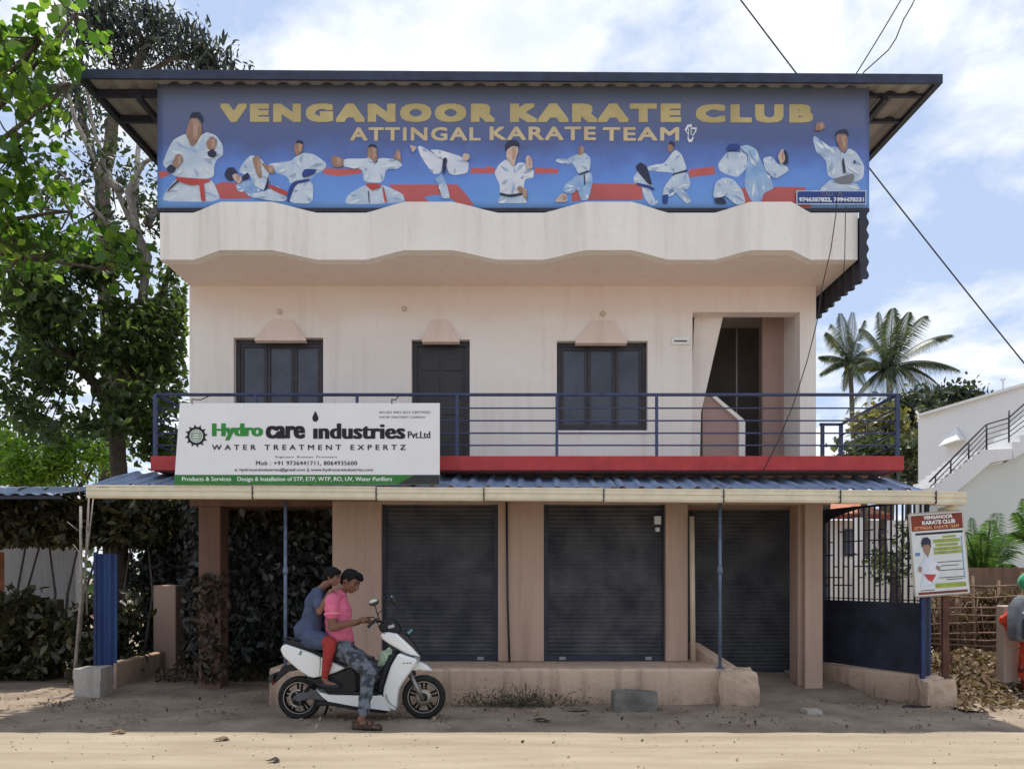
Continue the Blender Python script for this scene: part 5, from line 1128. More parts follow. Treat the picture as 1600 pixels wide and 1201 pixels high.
# litter
P = []
for _ in range(5200):
    x = rl.uniform(-7.5, 8); y = 7.3 + 2.2 * rl.beta(1.3, 1.2)
    if rl.uniform() < .10 + 1.3 * max(0, fbm(x, y, 1.1)) ** 1.3: P.append((x, y, .022 + .01 * rl.uniform()))
for _ in range(45): P.append((rl.uniform(-5, 5), rl.uniform(5.9, 7.3), .014))
o = leaf_object('leaf_litter', P, .032, leafmat('litter_leaf', (.06, .04, .025), (.15, .10, .07), (.36, .29, .20), .1, .85, .1), None, 52, droop=0, aspect=.5, normals_up=.93, jitter=.6); tag(o, 'scattered dead leaves and bits on the dirt verge', 'leaf litter', kind='stuff')
for k in range(220):
    pass
b = MB()
for _ in range(900):
    x = rl.uniform(-8, 7); y = 7.35 + 2.6 * rl.uniform(); r_ = .006 + .016 * rl.uniform() ** 4
    b.ball((x, y, .018 + r_ * .3), (r_, r_ * .8, r_ * .6), 5, 4)
for _ in range(500):
    x = rl.uniform(-6, 6); y = 5.7 + 1.6 * rl.uniform() ** .6; r_ = .003 + .007 * rl.uniform() ** 3
    b.ball((x, y, .009 + r_ * .3), (r_, r_ * .8, r_ * .6), 5, 4)
tag(b.build('gravel', mat('pebble', (.30, .24, .18), .9, .4, 9)), 'small pebbles strewn over the dirt in front of the shops', 'gravel', kind='stuff')
for k, (px, py, s_, lab) in enumerate(((182, 1147, .06, 'pale crumpled paper scrap on the road edge at the left'), (900, 1112, .13, 'pale flattened palm sheath scrap on the dirt before the shutters'), (1430, 1106, .16, 'dark torn strip of bark lying near the gate wall'), (845, 1128, .09, 'curled black scrap of rubber on the dirt below the middle shutter'), (1100, 1098, .14, 'bent dark strip lying by the broken plinth end'), (425, 1192, .04, 'small dark ring of wire on the sunlit road'), (345, 1158, .055, 'brown dry leaf scrap on the sunlit road left of the scooter'))):
    Y = 1764 / (py - 900); q = Vector((X(px, Y), Y, .02)); m = leafmat('dry_leaf', 0, 0, 0) if k in (0, 1, 6) else mat('dark_scrap', (.04, .03, .025), .7)
    b = MB(); v = []
    for i in range(9):
        a = i / 8; v += [q + Vector(((a - .5) * s_ * 2, -.02 + random.uniform(-.02, .02), random.uniform(0, .02))), q + Vector(((a - .5) * s_ * 2 + .02, .05 * math.sin(math.pi * a) + .015, .006 + .012 * math.sin(a * 5)))]
    b.add(v, [(2 * i, 2 * i + 2, 2 * i + 3, 2 * i + 1) for i in range(8)], True); o = b.build('ground_scrap', m); o.modifiers.new('s', 'SOLIDIFY').thickness = .004; tag(o, lab, 'scrap')
# weeds by the plinth
P = np.stack([rl.normal(X(810, 8.6), .34, 900), rl.normal(8.64, .07, 900), np.abs(rl.normal(.0, .09, 900))], 1)
o = leaf_object('dry_weeds', P, .055, leafmat('weed_leaf', (.05, .045, .03), (.09, .08, .05), (.16, .13, .08), .2), None, 53, droop=-.8, aspect=.2, normals_up=.2); tag(o, 'tuft of dry grey weeds against the plinth beside the front wheel', 'weeds', kind='stuff')
# broad green leaves (young palm)
yp = empty('young_palm', (X(1535, 13), 13, 0), 'bright green young palm with arching leaves before the pale stair wall', 'palm')
LG = leafmat('young_palm_leaf', (.04, .09, .025), (.075, .15, .04), (.17, .26, .08), .35); base = W(1535, 905, 13)
for (tx, ty, up) in ((1508, 830, .15), (1520, 808, .1), (1548, 812, .05), (1575, 832, .2), (1590, 860, .3), (1500, 862, .3), (1600, 830, .3), (1560, 800, .05), (1532, 832, .1), (1580, 880, .35), (1502, 885, .3)):
    b = MB(); frond(b, base + Vector((0, random.uniform(-.1, .1), 0)), W(tx, ty, 13 + random.uniform(-.5, .5)), up, .34, n=12, dro=.25); b.build('frond', LG, yp, recalc=False)
b = MB(); b.tube([(base.x, 13, 0), base], .09, 8); b.build('trunk', BARK, yp)
yq = empty('young_palm', (X(1620, 12.4), 12.4, 0), 'second young palm reaching in from the right edge', 'palm'); base = W(1625, 860, 12.4)
for (tx, ty, up) in ((1588, 800, .1), (1585, 830, .25), (1600, 778, .05), (1640, 790, .1), (1660, 830, .2)):
    b = MB(); frond(b, base, W(tx, ty, 12.4), up, .34, n=12, dro=.25); b.build('frond', LG, yq, recalc=False)
b = MB(); b.tube([(base.x, 12.4, 0), base], .09, 8); b.build('trunk', BARK, yq)
# ------------------------------------------------------------------ scooter
SCY = 7.95
def sp2(x, y, Y=SCY):          # from the enlarged crop of the scooter to (x, z)
    px, py = 410 + x / 4.003, 860 + y / 4.003; return (X(px, Y), Zp(py, Y))
def S3(x, y, Y): p = sp2(x, y, Y); return Vector((p[0], Y, p[1]))
scx, scz = sp2(235, 915)
SCT = empty('scooter', (scx, SCY, 0), 'white and black electric scooter parked facing right in front of the shops', 'scooter')
SWH = mat('scooter_white', (.78, .79, .77), .28, .04, 3, coat=.4); SBK = mat('scooter_black', (.014, .014, .016), .5, .25, 9); SGR = mat('scooter_grey', (.09, .09, .095), .5, .2, 9)
TYRE = mat('tyre_rubber', (.018, .017, .016), .85, .3, 12, .3, 60); RIM = mat('rim_black', (.02, .02, .022), .35, .2, 8, metal=.5); ALU = mat('scooter_alloy', (.34, .31, .27), .4, .2, 9, metal=.8)
def shell(name, pts, hw, m, y0=SCY, round_=.35, bev=.022, z_in=0.0, parent=None, asym=None):
    """panel outline in the enlarged crop, given body half width, edges rounded"""
    P = [sp2(*p) for p in pts]
    bm = bmesh.new(); vs0 = [bm.verts.new((p[0], y0 - hw, p[1])) for p in P]; f = bm.faces.new(vs0)
    r = bmesh.ops.extrude_face_region(bm, geom=[f]); ev = [e for e in r['geom'] if isinstance(e, bmesh.types.BMVert)]
    for v in ev: v.co.y = y0 + hw
    bmesh.ops.recalc_face_normals(bm, faces=bm.faces)
    me = bpy.data.meshes.new(name); bm.to_mesh(me); bm.free(); me.materials.append(m)
    o = link(name, me, parent or SCT); bv = o.modifiers.new('b', 'BEVEL'); bv.width = bev; bv.segments = 4; bv.limit_method = 'ANGLE'; bv.angle_limit = R(50)
    for p in me.polygons: p.use_smooth = True
    wn = o.modifiers.new('w', 'WEIGHTED_NORMAL'); return o
# rear body
shell('tail_panel', [(135, 607), (148, 585), (165, 573), (240, 598), (330, 628), (420, 668), (480, 694), (540, 722), (480, 748), (415, 768), (340, 783), (308, 774), (250, 735), (200, 692), (155, 650)], .15, SWH)
shell('seat', [(158, 568), (175, 550), (210, 546), (250, 558), (310, 585), (350, 610), (420, 640), (520, 655), (590, 650), (610, 665), (560, 712), (480, 690), (350, 632), (240, 594), (172, 574)], .125, SBK, bev=.018)
shell('lower_body', [(270, 742), (340, 790), (420, 770), (540, 728), (575, 712), (600, 760), (605, 870), (560, 885), (440, 882), (360, 840), (300, 800)], .12, SBK)
shell('floorboard', [(355, 848), (378, 868), (440, 884), (590, 889), (700, 892), (758, 888), (780, 905), (815, 985), (760, 978), (660, 965), (580, 953), (430, 925), (392, 893)], .15, SWH, bev=.014)
shell('floor_mat', [(430, 880), (600, 882), (745, 882), (760, 874), (610, 868), (430, 868)], .135, SBK, bev=.003)
shell('front_shield', [(862, 628), (905, 645), (982, 668), (972, 700), (935, 750), (895, 805), (868, 850), (858, 900), (850, 986), (800, 972), (775, 915), (768, 880), (774, 840), (797, 762), (815, 710)], .16, SWH, bev=.03)
shell('inner_legshield', [(800, 640), (850, 630), (815, 700), (790, 760), (768, 840), (764, 878), (735, 878), (745, 800), (765, 720)], .13, SBK)
shell('headlamp_cowl', [(740, 518), (760, 506), (800, 502), (848, 512), (890, 550), (945, 602), (1000, 664), (930, 652), (870, 618), (790, 572), (755, 545)], .10, SWH, bev=.03)
shell('windscreen', [(850, 508), (880, 512), (910, 530), (955, 588), (1002, 660), (990, 655), (940, 598), (890, 548)], .06, mat('scooter_gloss_black', (.01, .011, .014), .12, .1, coat=.6), bev=.01)
shell('handlebar_cover', [(740, 500), (735, 460), (770, 430), (830, 430), (862, 470), (868, 506), (800, 500)], .085, SBK)
shell('headlamp', [(952, 640), (985, 650), (996, 664), (960, 662)], .105, mat('lamp_glass', (.4, .42, .45), .1), bev=.004)
shell('front_fender', [(930, 748), (950, 708), (988, 688), (1030, 712), (1067, 746), (1030, 748), (985, 742)], .05, SWH, bev=.018)
shell('rear_mudguard', [(62, 840), (78, 800), (132, 716), (200, 706), (250, 735), (230, 742), (165, 752), (110, 795)], .045, SBK, bev=.01)
b = MB(); q0 = S3(75, 805, SCY); b.box(q0.x - .012, q0.x + .012, SCY - .05, SCY + .05, q0.z - .03, q0.z + .02); b.build('tail_lamp', mat('tail_red', (.3, .02, .02), .25), SCT)
shell('indicator_sticker', [(250, 640), (262, 612), (275, 618), (268, 642)], .1512, mat('sticker_green', (.2, .32, .24), .4), bev=.0005)
def wheel(cx, cz, r, rear):
    w = empty('wheel', (cx, SCY, cz)); w.parent = SCT; w.matrix_parent_inverse = parent_world(SCT).inverted(); c = (cx, SCY, cz); hw = .05
    b = MB(); b.lathe(c, [(r - .066, -hw * .6), (r - .04, -hw), (r - .018, -hw * .86), (r - .004, -hw * .4), (r, 0), (r - .004, hw * .4), (r - .018, hw * .86), (r - .04, hw), (r - .066, hw * .6), (r - .066, -hw * .6)], 40); b.build('tyre', TYRE, w)
    b = MB(); ri = r - .064; b.lathe(c, [(ri, -.034), (ri + .004, -.038), (ri - .014, -.036), (ri - .02, -.01), (ri - .02, .01), (ri - .014, .036), (ri + .004, .038), (ri, .034)], 36)
    b.lathe(c, [(.001, -.045), (.035, -.045), (.04, -.03), (.04, .03), (.035, .045), (.001, .045)], 20)
    for k in range(5):
        a = 2 * math.pi * k / 5 + .3
        for s_ in (-.16, .16):
            p = [(cx + .03 * math.cos(a + s_ * 2), cz + .03 * math.sin(a + s_ * 2)), (cx + (ri - .012) * math.cos(a + s_), cz + (ri - .012) * math.sin(a + s_))]
            b.tube([(p[0][0], SCY, p[0][1]), (p[1][0], SCY, p[1][1])], .013, 6)
    b.build('rim', RIM, w)
    b = MB(); b.lathe(c, [(ri - .006, -.0405), (ri + .001, -.041), (ri + .001, -.0395), (ri - .006, -.039)], 36); b.build('rim_stripe', mat('rim_stripe', (.42, .38, .32), .5), w)
    b = MB(); b.lathe((cx, SCY + (.0 if rear else -.052), cz), [(.045, 0), (.085, 0), (.085, .004), (.045, .004)], 24); b.build('brake_disc', ALU, w)
    return w
rw = wheel(scx, scz, .227, True); fx_, fz_ = sp2(1010, 910); fwh = wheel(fx_, fz_, .227, False)
# swing arm, motor cover
shell('swing_arm', [(210, 905), (240, 880), (330, 860), (400, 850), (430, 880), (410, 925), (300, 915), (240, 935)], .035, SGR, y0=SCY - .085, bev=.012)
b = MB(); pts = [];
for i in range(22):
    a = R(70) + R(200) * i / 21; pts.append((scx + .085 * math.cos(a), SCY - .07, scz + .085 * math.sin(a)))
b.tube(pts, .017, 6); b.build('motor_cover', ALU, SCT)
b = MB()
q = S3(330, 800, SCY - .1); e = S3(255, 900, SCY - .1); b.tube([q, e], .018, 8)
for k in range(9): p = q.lerp(e, .15 + .07 * k); b.lathe((p.x, p.y, p.z), [(.018, -.004), (.03, 0), (.018, .004)], 10, 'z')
b.build('rear_shock', SBK, SCT)
b = MB(); 
for yy in (-.075, .075): b.tube([S3(925, 762, SCY + yy), S3(965, 850, SCY + yy), S3(1005, 932, SCY + yy)], [.018, .022, .024], 10)
b.tube([S3(925, 762, SCY - .075), S3(925, 762, SCY + .075)], .02, 8); b.build('front_fork', mat('fork_grey', (.26, .25, .24), .35, metal=.7), SCT)
shell('fork_bridge', [(905, 760), (950, 745), (960, 775), (930, 800)], .06, SBK, bev=.01)
# underside battery box, stand
shell('battery_case', [(430, 925), (600, 958), (800, 985), (780, 1005), (600, 985), (440, 955), (350, 960), (350, 925)], .11, SBK, bev=.012)
b = MB(); b.tube([S3(420, 930, SCY + .1), S3(380, 1050, SCY + .2)], .014, 6); b.build('side_stand', SBK, SCT)
# handlebar, grips, mirrors, levers
b = MB(); b.tube([S3(800, 560, SCY), S3(780, 470, SCY), S3(760, 440, SCY)], .022, 8); b.tube([S3(690, 440, SCY - .33), S3(720, 440, SCY - .2), S3(770, 445, SCY), S3(735, 440, SCY + .2), S3(705, 440, SCY + .33)], .012, 8); b.build('handlebar', SBK, SCT)
for s_ in (-1, 1):
    b = MB(); b.tube([S3(664, 472, SCY + s_ * .345), S3(715, 425, SCY + s_ * .235)], .0175, 10); g_ = b.build('grip', SBK, SCT)
    b = MB(); b.tube([S3(715, 420, SCY + s_ * .25), S3(700, 455, SCY + s_ * .30), S3(672, 480, SCY + s_ * .35)], .005, 5); b.build('brake_lever', ALU, g_)
for s_, (mx_, my_), mm in ((-1, (698, 322), 'm'), (1, (820, 305), 'm')):
    b = MB(); c = S3(mx_, my_, SCY + s_ * .26); Mx = Matrix.Rotation(R(-18), 3, 'Y'); b.ball(c, (.052, .018, .034) if s_ < 0 else (.03, .03, .055), 14, 10, Mx); mir = b.build('mirror', mat('mirror_shell', (.03, .035, .03), .3), SCT)
    b = MB(); b.ball(c + Vector((-.006, -.006, .012)), (.046, .014, .022) if s_ < 0 else (.02, .02, .04), 12, 8, Mx); b.build('mirror_glass', mat('mirror_glass', (.5, .55, .5), .08, metal=.9), mir)
    b = MB(); b.tube([c, S3(720, 395, SCY + s_ * .23), S3(735, 440, SCY + s_ * .2)], .006, 6); b.build('mirror_stalk', SBK, mir)
b = MB(); b.prism([sp2(905, 505), sp2(918, 520), sp2(940, 492), sp2(932, 486), sp2(918, 500)], SCY - .02, SCY + .03); b.build('charm', mat('teal_plastic', (.12, .3, .33), .4), SCT)
b = MB(); b.prism([sp2(800, 462), sp2(835, 450), sp2(842, 470), sp2(805, 478)], SCY - .16, SCY - .14); b.build('switch_cluster', mat('pale_switch', (.4, .42, .45), .4), SCT)
b = MB(); b.tube([S3(772, 892, SCY - .164), S3(780, 925, SCY - .164), S3(800, 955, SCY - .162), S3(845, 984, SCY - .158)], .0035, 5); b.tube([S3(868, 632, SCY - .105), S3(930, 654, SCY - .105), S3(995, 666, SCY - .103)], .004, 5)
b.tube([S3(360, 640, SCY - .152), S3(362, 700, SCY - .152), S3(358, 776, SCY - .148)], .003, 5); b.build('panel_seam', SBK, SCT)['kind'] = 'stuff'
b = MB(); q = S3(70, 770, SCY); b.prism([sp2(60, 768), sp2(86, 758), sp2(78, 815), sp2(54, 822)], SCY - .09, SCY + .09); b.build('number_plate', mat('plate_dark', (.03, .035, .035), .5), SCT)
for yy in (-.12, .12):
    b = MB(); b.tube([S3(150, 575, SCY + yy), S3(130, 555, SCY + yy * .9), S3(160, 540, SCY + yy * .9), S3(260, 562, SCY + yy * 1.15)], .011, 8); b.build('grab_rail', SBK, SCT)
b = MB()
for yy in (-.1, -.05, .06): b.tube([S3(715, 445, SCY + yy * 2), S3(740, 500, SCY + yy - .03), S3(790, 530, SCY + yy * .6), S3(860, 640, SCY + yy * .4)], .004, 5)
b.build('control_cable', SBK, SCT)
b = MB(); 
for (u, w_) in ((905, 700), (925, 700), (945, 700)): q = S3(u - 20, w_, SCY - .1605); b.box(q.x - .012, q.x + .012, q.y - .0015, q.y, q.z - .004, q.z + .004)
b.build('side_badge', SGR, SCT)['kind'] = 'stuff'
# hanging bag
def remeshed(name, parts, vox, m, parent=None, smooth=4, noise_amp=0, noise_s=20, fac=.5):
    """union of closed lumps into one continuous skin"""
    b = MB()
    for p in parts:
        if p[0] == 'b': b.ball(p[1], p[2], 16, 12, p[3] if len(p) > 3 else None)
        elif p[0] == 't':
            pts, rs = p[1], p[2]; n = p[3] if len(p) > 3 else 14
            # resample with hemispherical ends
            P = [Vector(q) for q in pts]; 
            b.tube(P, rs, n, True, True, p[4] if len(p) > 4 else None)
            b.ball(P[0], rs[0] * .99, 12, 8); b.ball(P[-1], rs[-1] * .99, 12, 8)
            for q, r_ in zip(P[1:-1], rs[1:-1]): b.ball(q, r_ * .99, 12, 8)
    me = bpy.data.meshes.new('x'); me.from_pydata(b.v, [], b.f); bm = bmesh.new(); bm.from_mesh(me); bmesh.ops.recalc_face_normals(bm, faces=bm.faces); bm.to_mesh(me); bm.free()
    ob = bpy.data.objects.new('x', me); COL.objects.link(ob); r = ob.modifiers.new('r', 'REMESH'); r.mode = 'VOXEL'; r.voxel_size = vox
    s_ = ob.modifiers.new('s', 'SMOOTH'); s_.iterations = smooth; s_.factor = fac
    me2 = bpy.data.meshes.new_from_object(ob.evaluated_get(bpy.context.evaluated_depsgraph_get())); bpy.data.objects.remove(ob)
    if noise_amp:
        nn = [v.normal.copy() for v in me2.vertices]
        for v, nv in zip(me2.vertices, nn):
            q = v.co * noise_s; v.co += nv * noise_amp * (abs(mnoise.noise(Vector((q.x, q.y * .7, q.z * 1.5)))) * 2 - .6)
    me2.materials.clear(); me2.materials.append(m)
    for p in me2.polygons: p.use_smooth = True
    me2.name = name; return link(name, me2, parent)
bag = remeshed('hanging_bag', [('b', S3(765, 670, 7.86), (.065, .035, .085)), ('b', S3(790, 640, 7.87), (.04, .03, .07)), ('b', S3(745, 705, 7.86), (.045, .03, .03))], .007, mat('pale_green_bag', (.30, .40, .28), .4, .25, 14), None, 3, .012, 28)
tag(bag, 'pale green plastic bag hanging inside the scooter leg shield', 'bag')

# ------------------------------------------------------------------ people
SK1 = mat('skin_brown', (.18, .09, .06), .6, .1, 14, spec=.2); SK2 = mat('skin_tan', (.22, .115, .08), .6, .1, 14, spec=.2)
HAIR = mat('black_hair', (.006, .006, .007), .6, .3, 40, .3, 120, spec=.15)
def S(x, y, Y): return S3(x, y, Y)
def hand(parts, wrist, palm, direction, side, up, sc=1.0, curl=.5, thumb_side=1):
    """palm plus five separate curled fingers; direction: where fingers point, up: back of the hand"""
    d = Vector(direction).normalized(); u = Vector(up); u = (u - d * u.dot(d)).normalized(); s = d.cross(u) * side
    parts.append(('t', [wrist, palm - d * .01 * sc, palm + d * .025 * sc], [.024 * sc, .030 * sc, .030 * sc], 10, .75))
    for k, (o, L) in enumerate(((-.030, .062), (-.010, .074), (.010, .070), (.030, .055))):
        b0 = palm + d * .035 * sc + s * o * sc; a = curl
        p1 = b0 + (d * math.cos(a * .5) - u * math.sin(a * .5)) * L * .42 * sc; p2 = p1 + (d * math.cos(a * 1.3) - u * math.sin(a * 1.3)) * L * .34 * sc; p3 = p2 + (d * math.cos(a * 2) - u * math.sin(a * 2)) * L * .26 * sc
        parts.append(('t', [b0 - d * .015 * sc, p1, p2, p3], [.0095 * sc, .0088 * sc, .008 * sc, .007 * sc], 8))
    b0 = palm - s * .030 * thumb_side * sc - d * .012 * sc; p1 = b0 - s * .024 * thumb_side * sc + d * .018 * sc - u * .012 * sc; p2 = p1 + d * .028 * sc - u * .014 * sc
    parts.append(('t', [b0, p1, p2], [.012 * sc, .010 * sc, .008 * sc], 8))
def head_parts(c, r, fwd, upv):
    """skull, jaw, brow, nose, lips, ears; fwd = face direction"""
    f = Vector(fwd).normalized(); u = Vector(upv); u = (u - f * u.dot(f)).normalized(); s = f.cross(u); M = Matrix((f, s, u)).transposed()
    def at(a, b_, c_): return Vector(c) + f * a * r + s * b_ * r + u * c_ * r
    P = [('b', at(-.08, 0, .18), (r * .98, r * .80, r * .92), M), ('b', at(.25, 0, -.30), (r * .66, r * .62, r * .72), M), ('b', at(.48, 0, -.78), (r * .34, r * .36, r * .27), M), ('b', at(.1, .36, -.55), (r * .5, r * .25, r * .4), M), ('b', at(.1, -.36, -.55), (r * .5, r * .25, r * .4), M),
         ('b', at(.70, 0, .14), (r * .2, r * .52, r * .13), M), ('t', [at(.86, 0, .02), at(1.0, 0, -.16), at(1.07, 0, -.29)], [r * .09, r * .11, r * .13], 8), ('b', at(.92, .13, -.31), (r * .1, r * .09, r * .08), M), ('b', at(.92, -.13, -.31), (r * .1, r * .09, r * .08), M),
         ('b', at(.84, 0, -.52), (r * .15, r * .26, r * .065), M), ('b', at(.82, 0, -.64), (r * .14, r * .22, r * .07), M),
         ('b', at(-.08, .80, -.06), (r * .15, r * .07, r * .25), M), ('b', at(-.08, -.80, -.06), (r * .15, r * .07, r * .25), M),
         ('b', at(.58, .42, -.22), (r * .24, r * .2, r * .2), M), ('b', at(.58, -.42, -.22), (r * .24, r * .2, r * .2), M)]
    return P, at, M
def face_bits(person, at, r, M):
    b = MB()
    for s_ in (-1, 1): b.ball(at(.74, s_ * .33, .0), (r * .12, r * .13, r * .06), 10, 8, M)
    e = b.build('eyes', mat('eye_white', (.12, .10, .09), .6), person)
    b = MB()
    for s_ in (-1, 1): b.ball(at(.845, s_ * .33, -.01), (r * .05, r * .07, r * .07), 8, 6, M)
    b.build('iris', BLACKM, e)
    b = MB()
    for s_ in (-1, 1): b.tube([at(.84, s_ * .14, .19), at(.86, s_ * .33, .25), at(.72, s_ * .54, .18)], [r * .04, r * .05, r * .02], 6)
    b.build('eyebrows', HAIR, person)
    b = MB(); b.tube([at(.93, -.22, -.57), at(.98, 0, -.575), at(.93, .22, -.57)], [r * .02, r * .035, r * .02], 6); b.build('lips', mat('lips', (.16, .06, .05), .5), person)

# --- man
pc = S(490, 590, 7.95)
MAN = empty('person', (pc.x, 7.95, 0), 'man in pink polo shirt and grey patterned trousers sitting on the scooter', 'person')
neckb = S(478, 262, 7.95); hc = S(552, 190, 7.95); fwd = Vector((.80, -.30, -.42)); upv = Vector((.45, 0, .9))
HP, at, HM = head_parts(hc, .104, fwd, upv)
shR, elR, wrR = S(432, 300, 7.77), S(437, 478, 7.72), S(588, 443, 7.74); paR = S(628, 428, 7.76)
shL, elL, wrL = S(462, 298, 8.13), S(475, 470, 8.22), S(600, 445, 8.10); paL = S(640, 436, 8.05)
hipR, knR, anR = S(500, 610, 7.86), S(668, 752, 7.66), S(628, 1030, 7.42)
hipL, knL, anL = S(505, 612, 8.04), S(715, 735, 8.10), S(705, 850, 8.10)
body = HP + [('t', [S(482, 268, 7.95), S(505, 235, 7.95), S(535, 215, 7.95)], [.062, .055, .055], 12),
     ('t', [S(470, 330, 7.95), S(470, 430, 7.95), S(485, 560, 7.95)], [.115, .115, .125], 16),
     ('t', [shR, elR], [.055, .043], 12), ('t', [elR, elR.lerp(wrR, .4), wrR], [.044, .04, .027], 12), ('t', [shL, elL], [.055, .043], 12), ('t', [elL, elL.lerp(wrL, .4), wrL], [.044, .04, .027], 12),
     ('t', [hipR, knR], [.085, .058], 12), ('t', [knR, knR.lerp(anR, .35), anR], [.055, .052, .036], 12), ('t', [hipL, knL], [.085, .058], 12), ('t', [knL, anL], [.055, .038], 12)]
hand(body, wrR, paR, (1, .15, .12), 1, (0, -.25, 1), 1.0, .65, -1)
hand(body, wrL, paL, (1, -.15, .1), 1, (0, .1, 1), 1.0, .65, 1)
heel, ball_, toe = S(600, 1098, 7.40), S(668, 1100, 7.37), S(715, 1105, 7.35)
body += [('t', [anR, heel + Vector((0, 0, .025))], [.036, .034], 10), ('t', [heel + Vector((0, 0, .022)), ball_ + Vector((-.02, 0, .035)), toe + Vector((0, 0, .012))], [.036, .036, .022], 10, .8)]
for k in range(5): body.append(('t', [toe + Vector((-.03 - .006 * k, -.03 + .016 * k, .012)), toe + Vector((.022 - .007 * k, -.034 + .017 * k, .006))], [.012, .011 if k == 0 else .009], 8))
mb_ = remeshed('body', body, .0062, SK1, MAN, 3)
face_bits(MAN, at, .104, HM)
# hair: swept up, short sides
hr_ = [('b', at(-.16, 0, .50), (.104 * .98, .104 * .84, .104 * .72), HM), ('b', at(-.45, 0, .25), (.104 * .72, .104 * .82, .104 * .72), HM), ('b', at(.36, 0, .86), (.104 * .62, .104 * .66, .104 * .34), HM), ('b', at(.74, 0, .78), (.104 * .32, .104 * .52, .104 * .26), HM), ('b', at(-.62, 0, -.15), (.104 * .45, .104 * .70, .104 * .6), HM), ('b', at(-.1, .62, .28), (.104 * .55, .104 * .26, .104 * .45), HM), ('b', at(-.1, -.62, .28), (.104 * .55, .104 * .26, .104 * .45), HM)]
hr_.append(('b', at(.93, 0, .66), (.104 * .2, .104 * .4, .104 * .2), HM))
remeshed('hair', hr_, .006, HAIR, MAN, 2, .004, 60)
PINK = mat('pink_polo', (.66, .15, .25), .85, .12, 8, .4, 160)
sh = [('t', [S(476, 285, 7.95), S(470, 330, 7.95), S(472, 430, 7.95), S(482, 520, 7.95), S(490, 560, 7.95)], [.085, .125, .135, .138, .14], 16),
      ('t', [S(440, 292, 7.79), S(475, 275, 7.95), S(465, 292, 8.11)], [.066, .085, .066], 12),
      ('b', S(478, 400, 7.95), (.135, .17, .19)), ('b', S(485, 525, 7.95), (.14, .17, .13)),
      ('t', [shR, shR.lerp(elR, .52)], [.078, .074], 14), ('t', [shL, shL.lerp(elL, .52)], [.078, .074], 14)]
remeshed('polo_shirt', sh, .007, PINK, MAN, 5, .008, 9)
cl = MB()
for s_ in (-1, 1):
    p = [S(462, 238, 7.95 + s_ * .055), S(492, 250, 7.95 + s_ * .085), S(520, 268, 7.95 + s_ * .07), S(505, 274, 7.95 + s_ * .10), S(470, 262, 7.95 + s_ * .11)]
    cl.add(p + [q + Vector((0, s_ * .01, -.006)) for q in p], [(0, 1, 2, 3, 4), (9, 8, 7, 6, 5), (0, 5, 6, 1), (1, 6, 7, 2), (2, 7, 8, 3), (3, 8, 9, 4), (4, 9, 5, 0)])
cl.build('collar', PINK, MAN)
cf = MB(); 
for a_, b_ in ((shR, elR), (shL, elL)):
    cf.tube([a_.lerp(b_, .50), a_.lerp(b_, .57)], [.0785, .079], 16)
cf.build('sleeve_cuff', mat('pink_cuff', (.80, .22, .30), .85, .1), MAN)
JEAN = bpy.data.materials.new('grey_patterned_denim'); JEAN.use_nodes = True; t = JEAN.node_tree; bs = t.nodes['Principled BSDF']; bs.inputs['Roughness'].default_value = .9
c_ = t.nodes.new('ShaderNodeTexCoord'); v_ = t.nodes.new('ShaderNodeTexNoise'); v_.inputs['Scale'].default_value = 11; v_.inputs['Detail'].default_value = 2; t.links.new(c_.outputs['Object'], v_.inputs['Vector'])
r_ = t.nodes.new('ShaderNodeValToRGB'); r_.color_ramp.interpolation = 'EASE'; r_.color_ramp.elements[0].position = .42; r_.color_ramp.elements[0].color = (.035, .04, .048, 1); r_.color_ramp.elements[1].position = .56; r_.color_ramp.elements[1].color = (.13, .15, .175, 1); t.links.new(v_.outputs[0], r_.inputs[0]); t.links.new(r_.outputs[0], bs.inputs['Base Color'])
tr_ = [('b', S(492, 590, 7.95), (.135, .17, .10)), ('t', [hipR, hipR.lerp(knR, .5), knR], [.105, .092, .076], 14), ('t', [knR, knR.lerp(anR, .3), knR.lerp(anR, .92)], [.074, .07, .058], 14), ('t', [hipL, knL], [.105, .076], 14), ('t', [knL, knL.lerp(anL, .9)], [.074, .058], 14)]
remeshed('trousers', tr_, .007, JEAN, MAN, 4, .012, 14)
SAND = mat('brown_sandal', (.055, .032, .022), .6, .2)
b = MB(); sole = [heel + Vector((-.045, 0, -.012)), heel + Vector((.0, 0, -.012)), ball_ + Vector((0, 0, -.012)), toe + Vector((.03, 0, -.01))]
o_ = remeshed('sandal', [('t', [heel + Vector((-.02, 0, -.004)), ball_ + Vector((0, 0, -.002)), toe + Vector((.012, 0, -.0))], [.045, .052, .045], 14, .28), ('t', [ball_ + Vector((-.03, -.05, .0)), ball_ + Vector((-.02, -.035, .05)), ball_ + Vector((-.01, 0, .072)), ball_ + Vector((0, .04, .045)), ball_ + Vector((0, .05, .0))], [.013] * 5, 8),
     ('t', [ball_ + Vector((.03, -.05, .0)), ball_ + Vector((.035, -.03, .035)), ball_ + Vector((.035, 0, .05)), ball_ + Vector((.03, .045, .0))], [.012] * 4, 8), ('t', [heel + Vector((.02, -.042, .0)), heel + Vector((-.0, -.04, .055)), heel + Vector((-.04, 0, .06)), heel + Vector((0, .04, .055)), heel + Vector((.02, .042, 0))], [.010] * 5, 8)], .006, SAND, MAN, 1)
sh2 = remeshed('shoe', [('t', [anL + Vector((-.02, 0, -.03)), anL + Vector((.12, 0, -.045))], [.045, .038], 12)], .008, SBK, MAN, 2)
# phone in hand
b = MB(); q = paR + Vector((.055, .02, .02)); b.bbox(q.x - .01, q.x + .055, q.y - .03, q.y + .03, q.z - .002, q.z + .008, .002); tag(b.build('phone', BLACKM), 'dark phone held in the hand of the man in pink', 'phone')

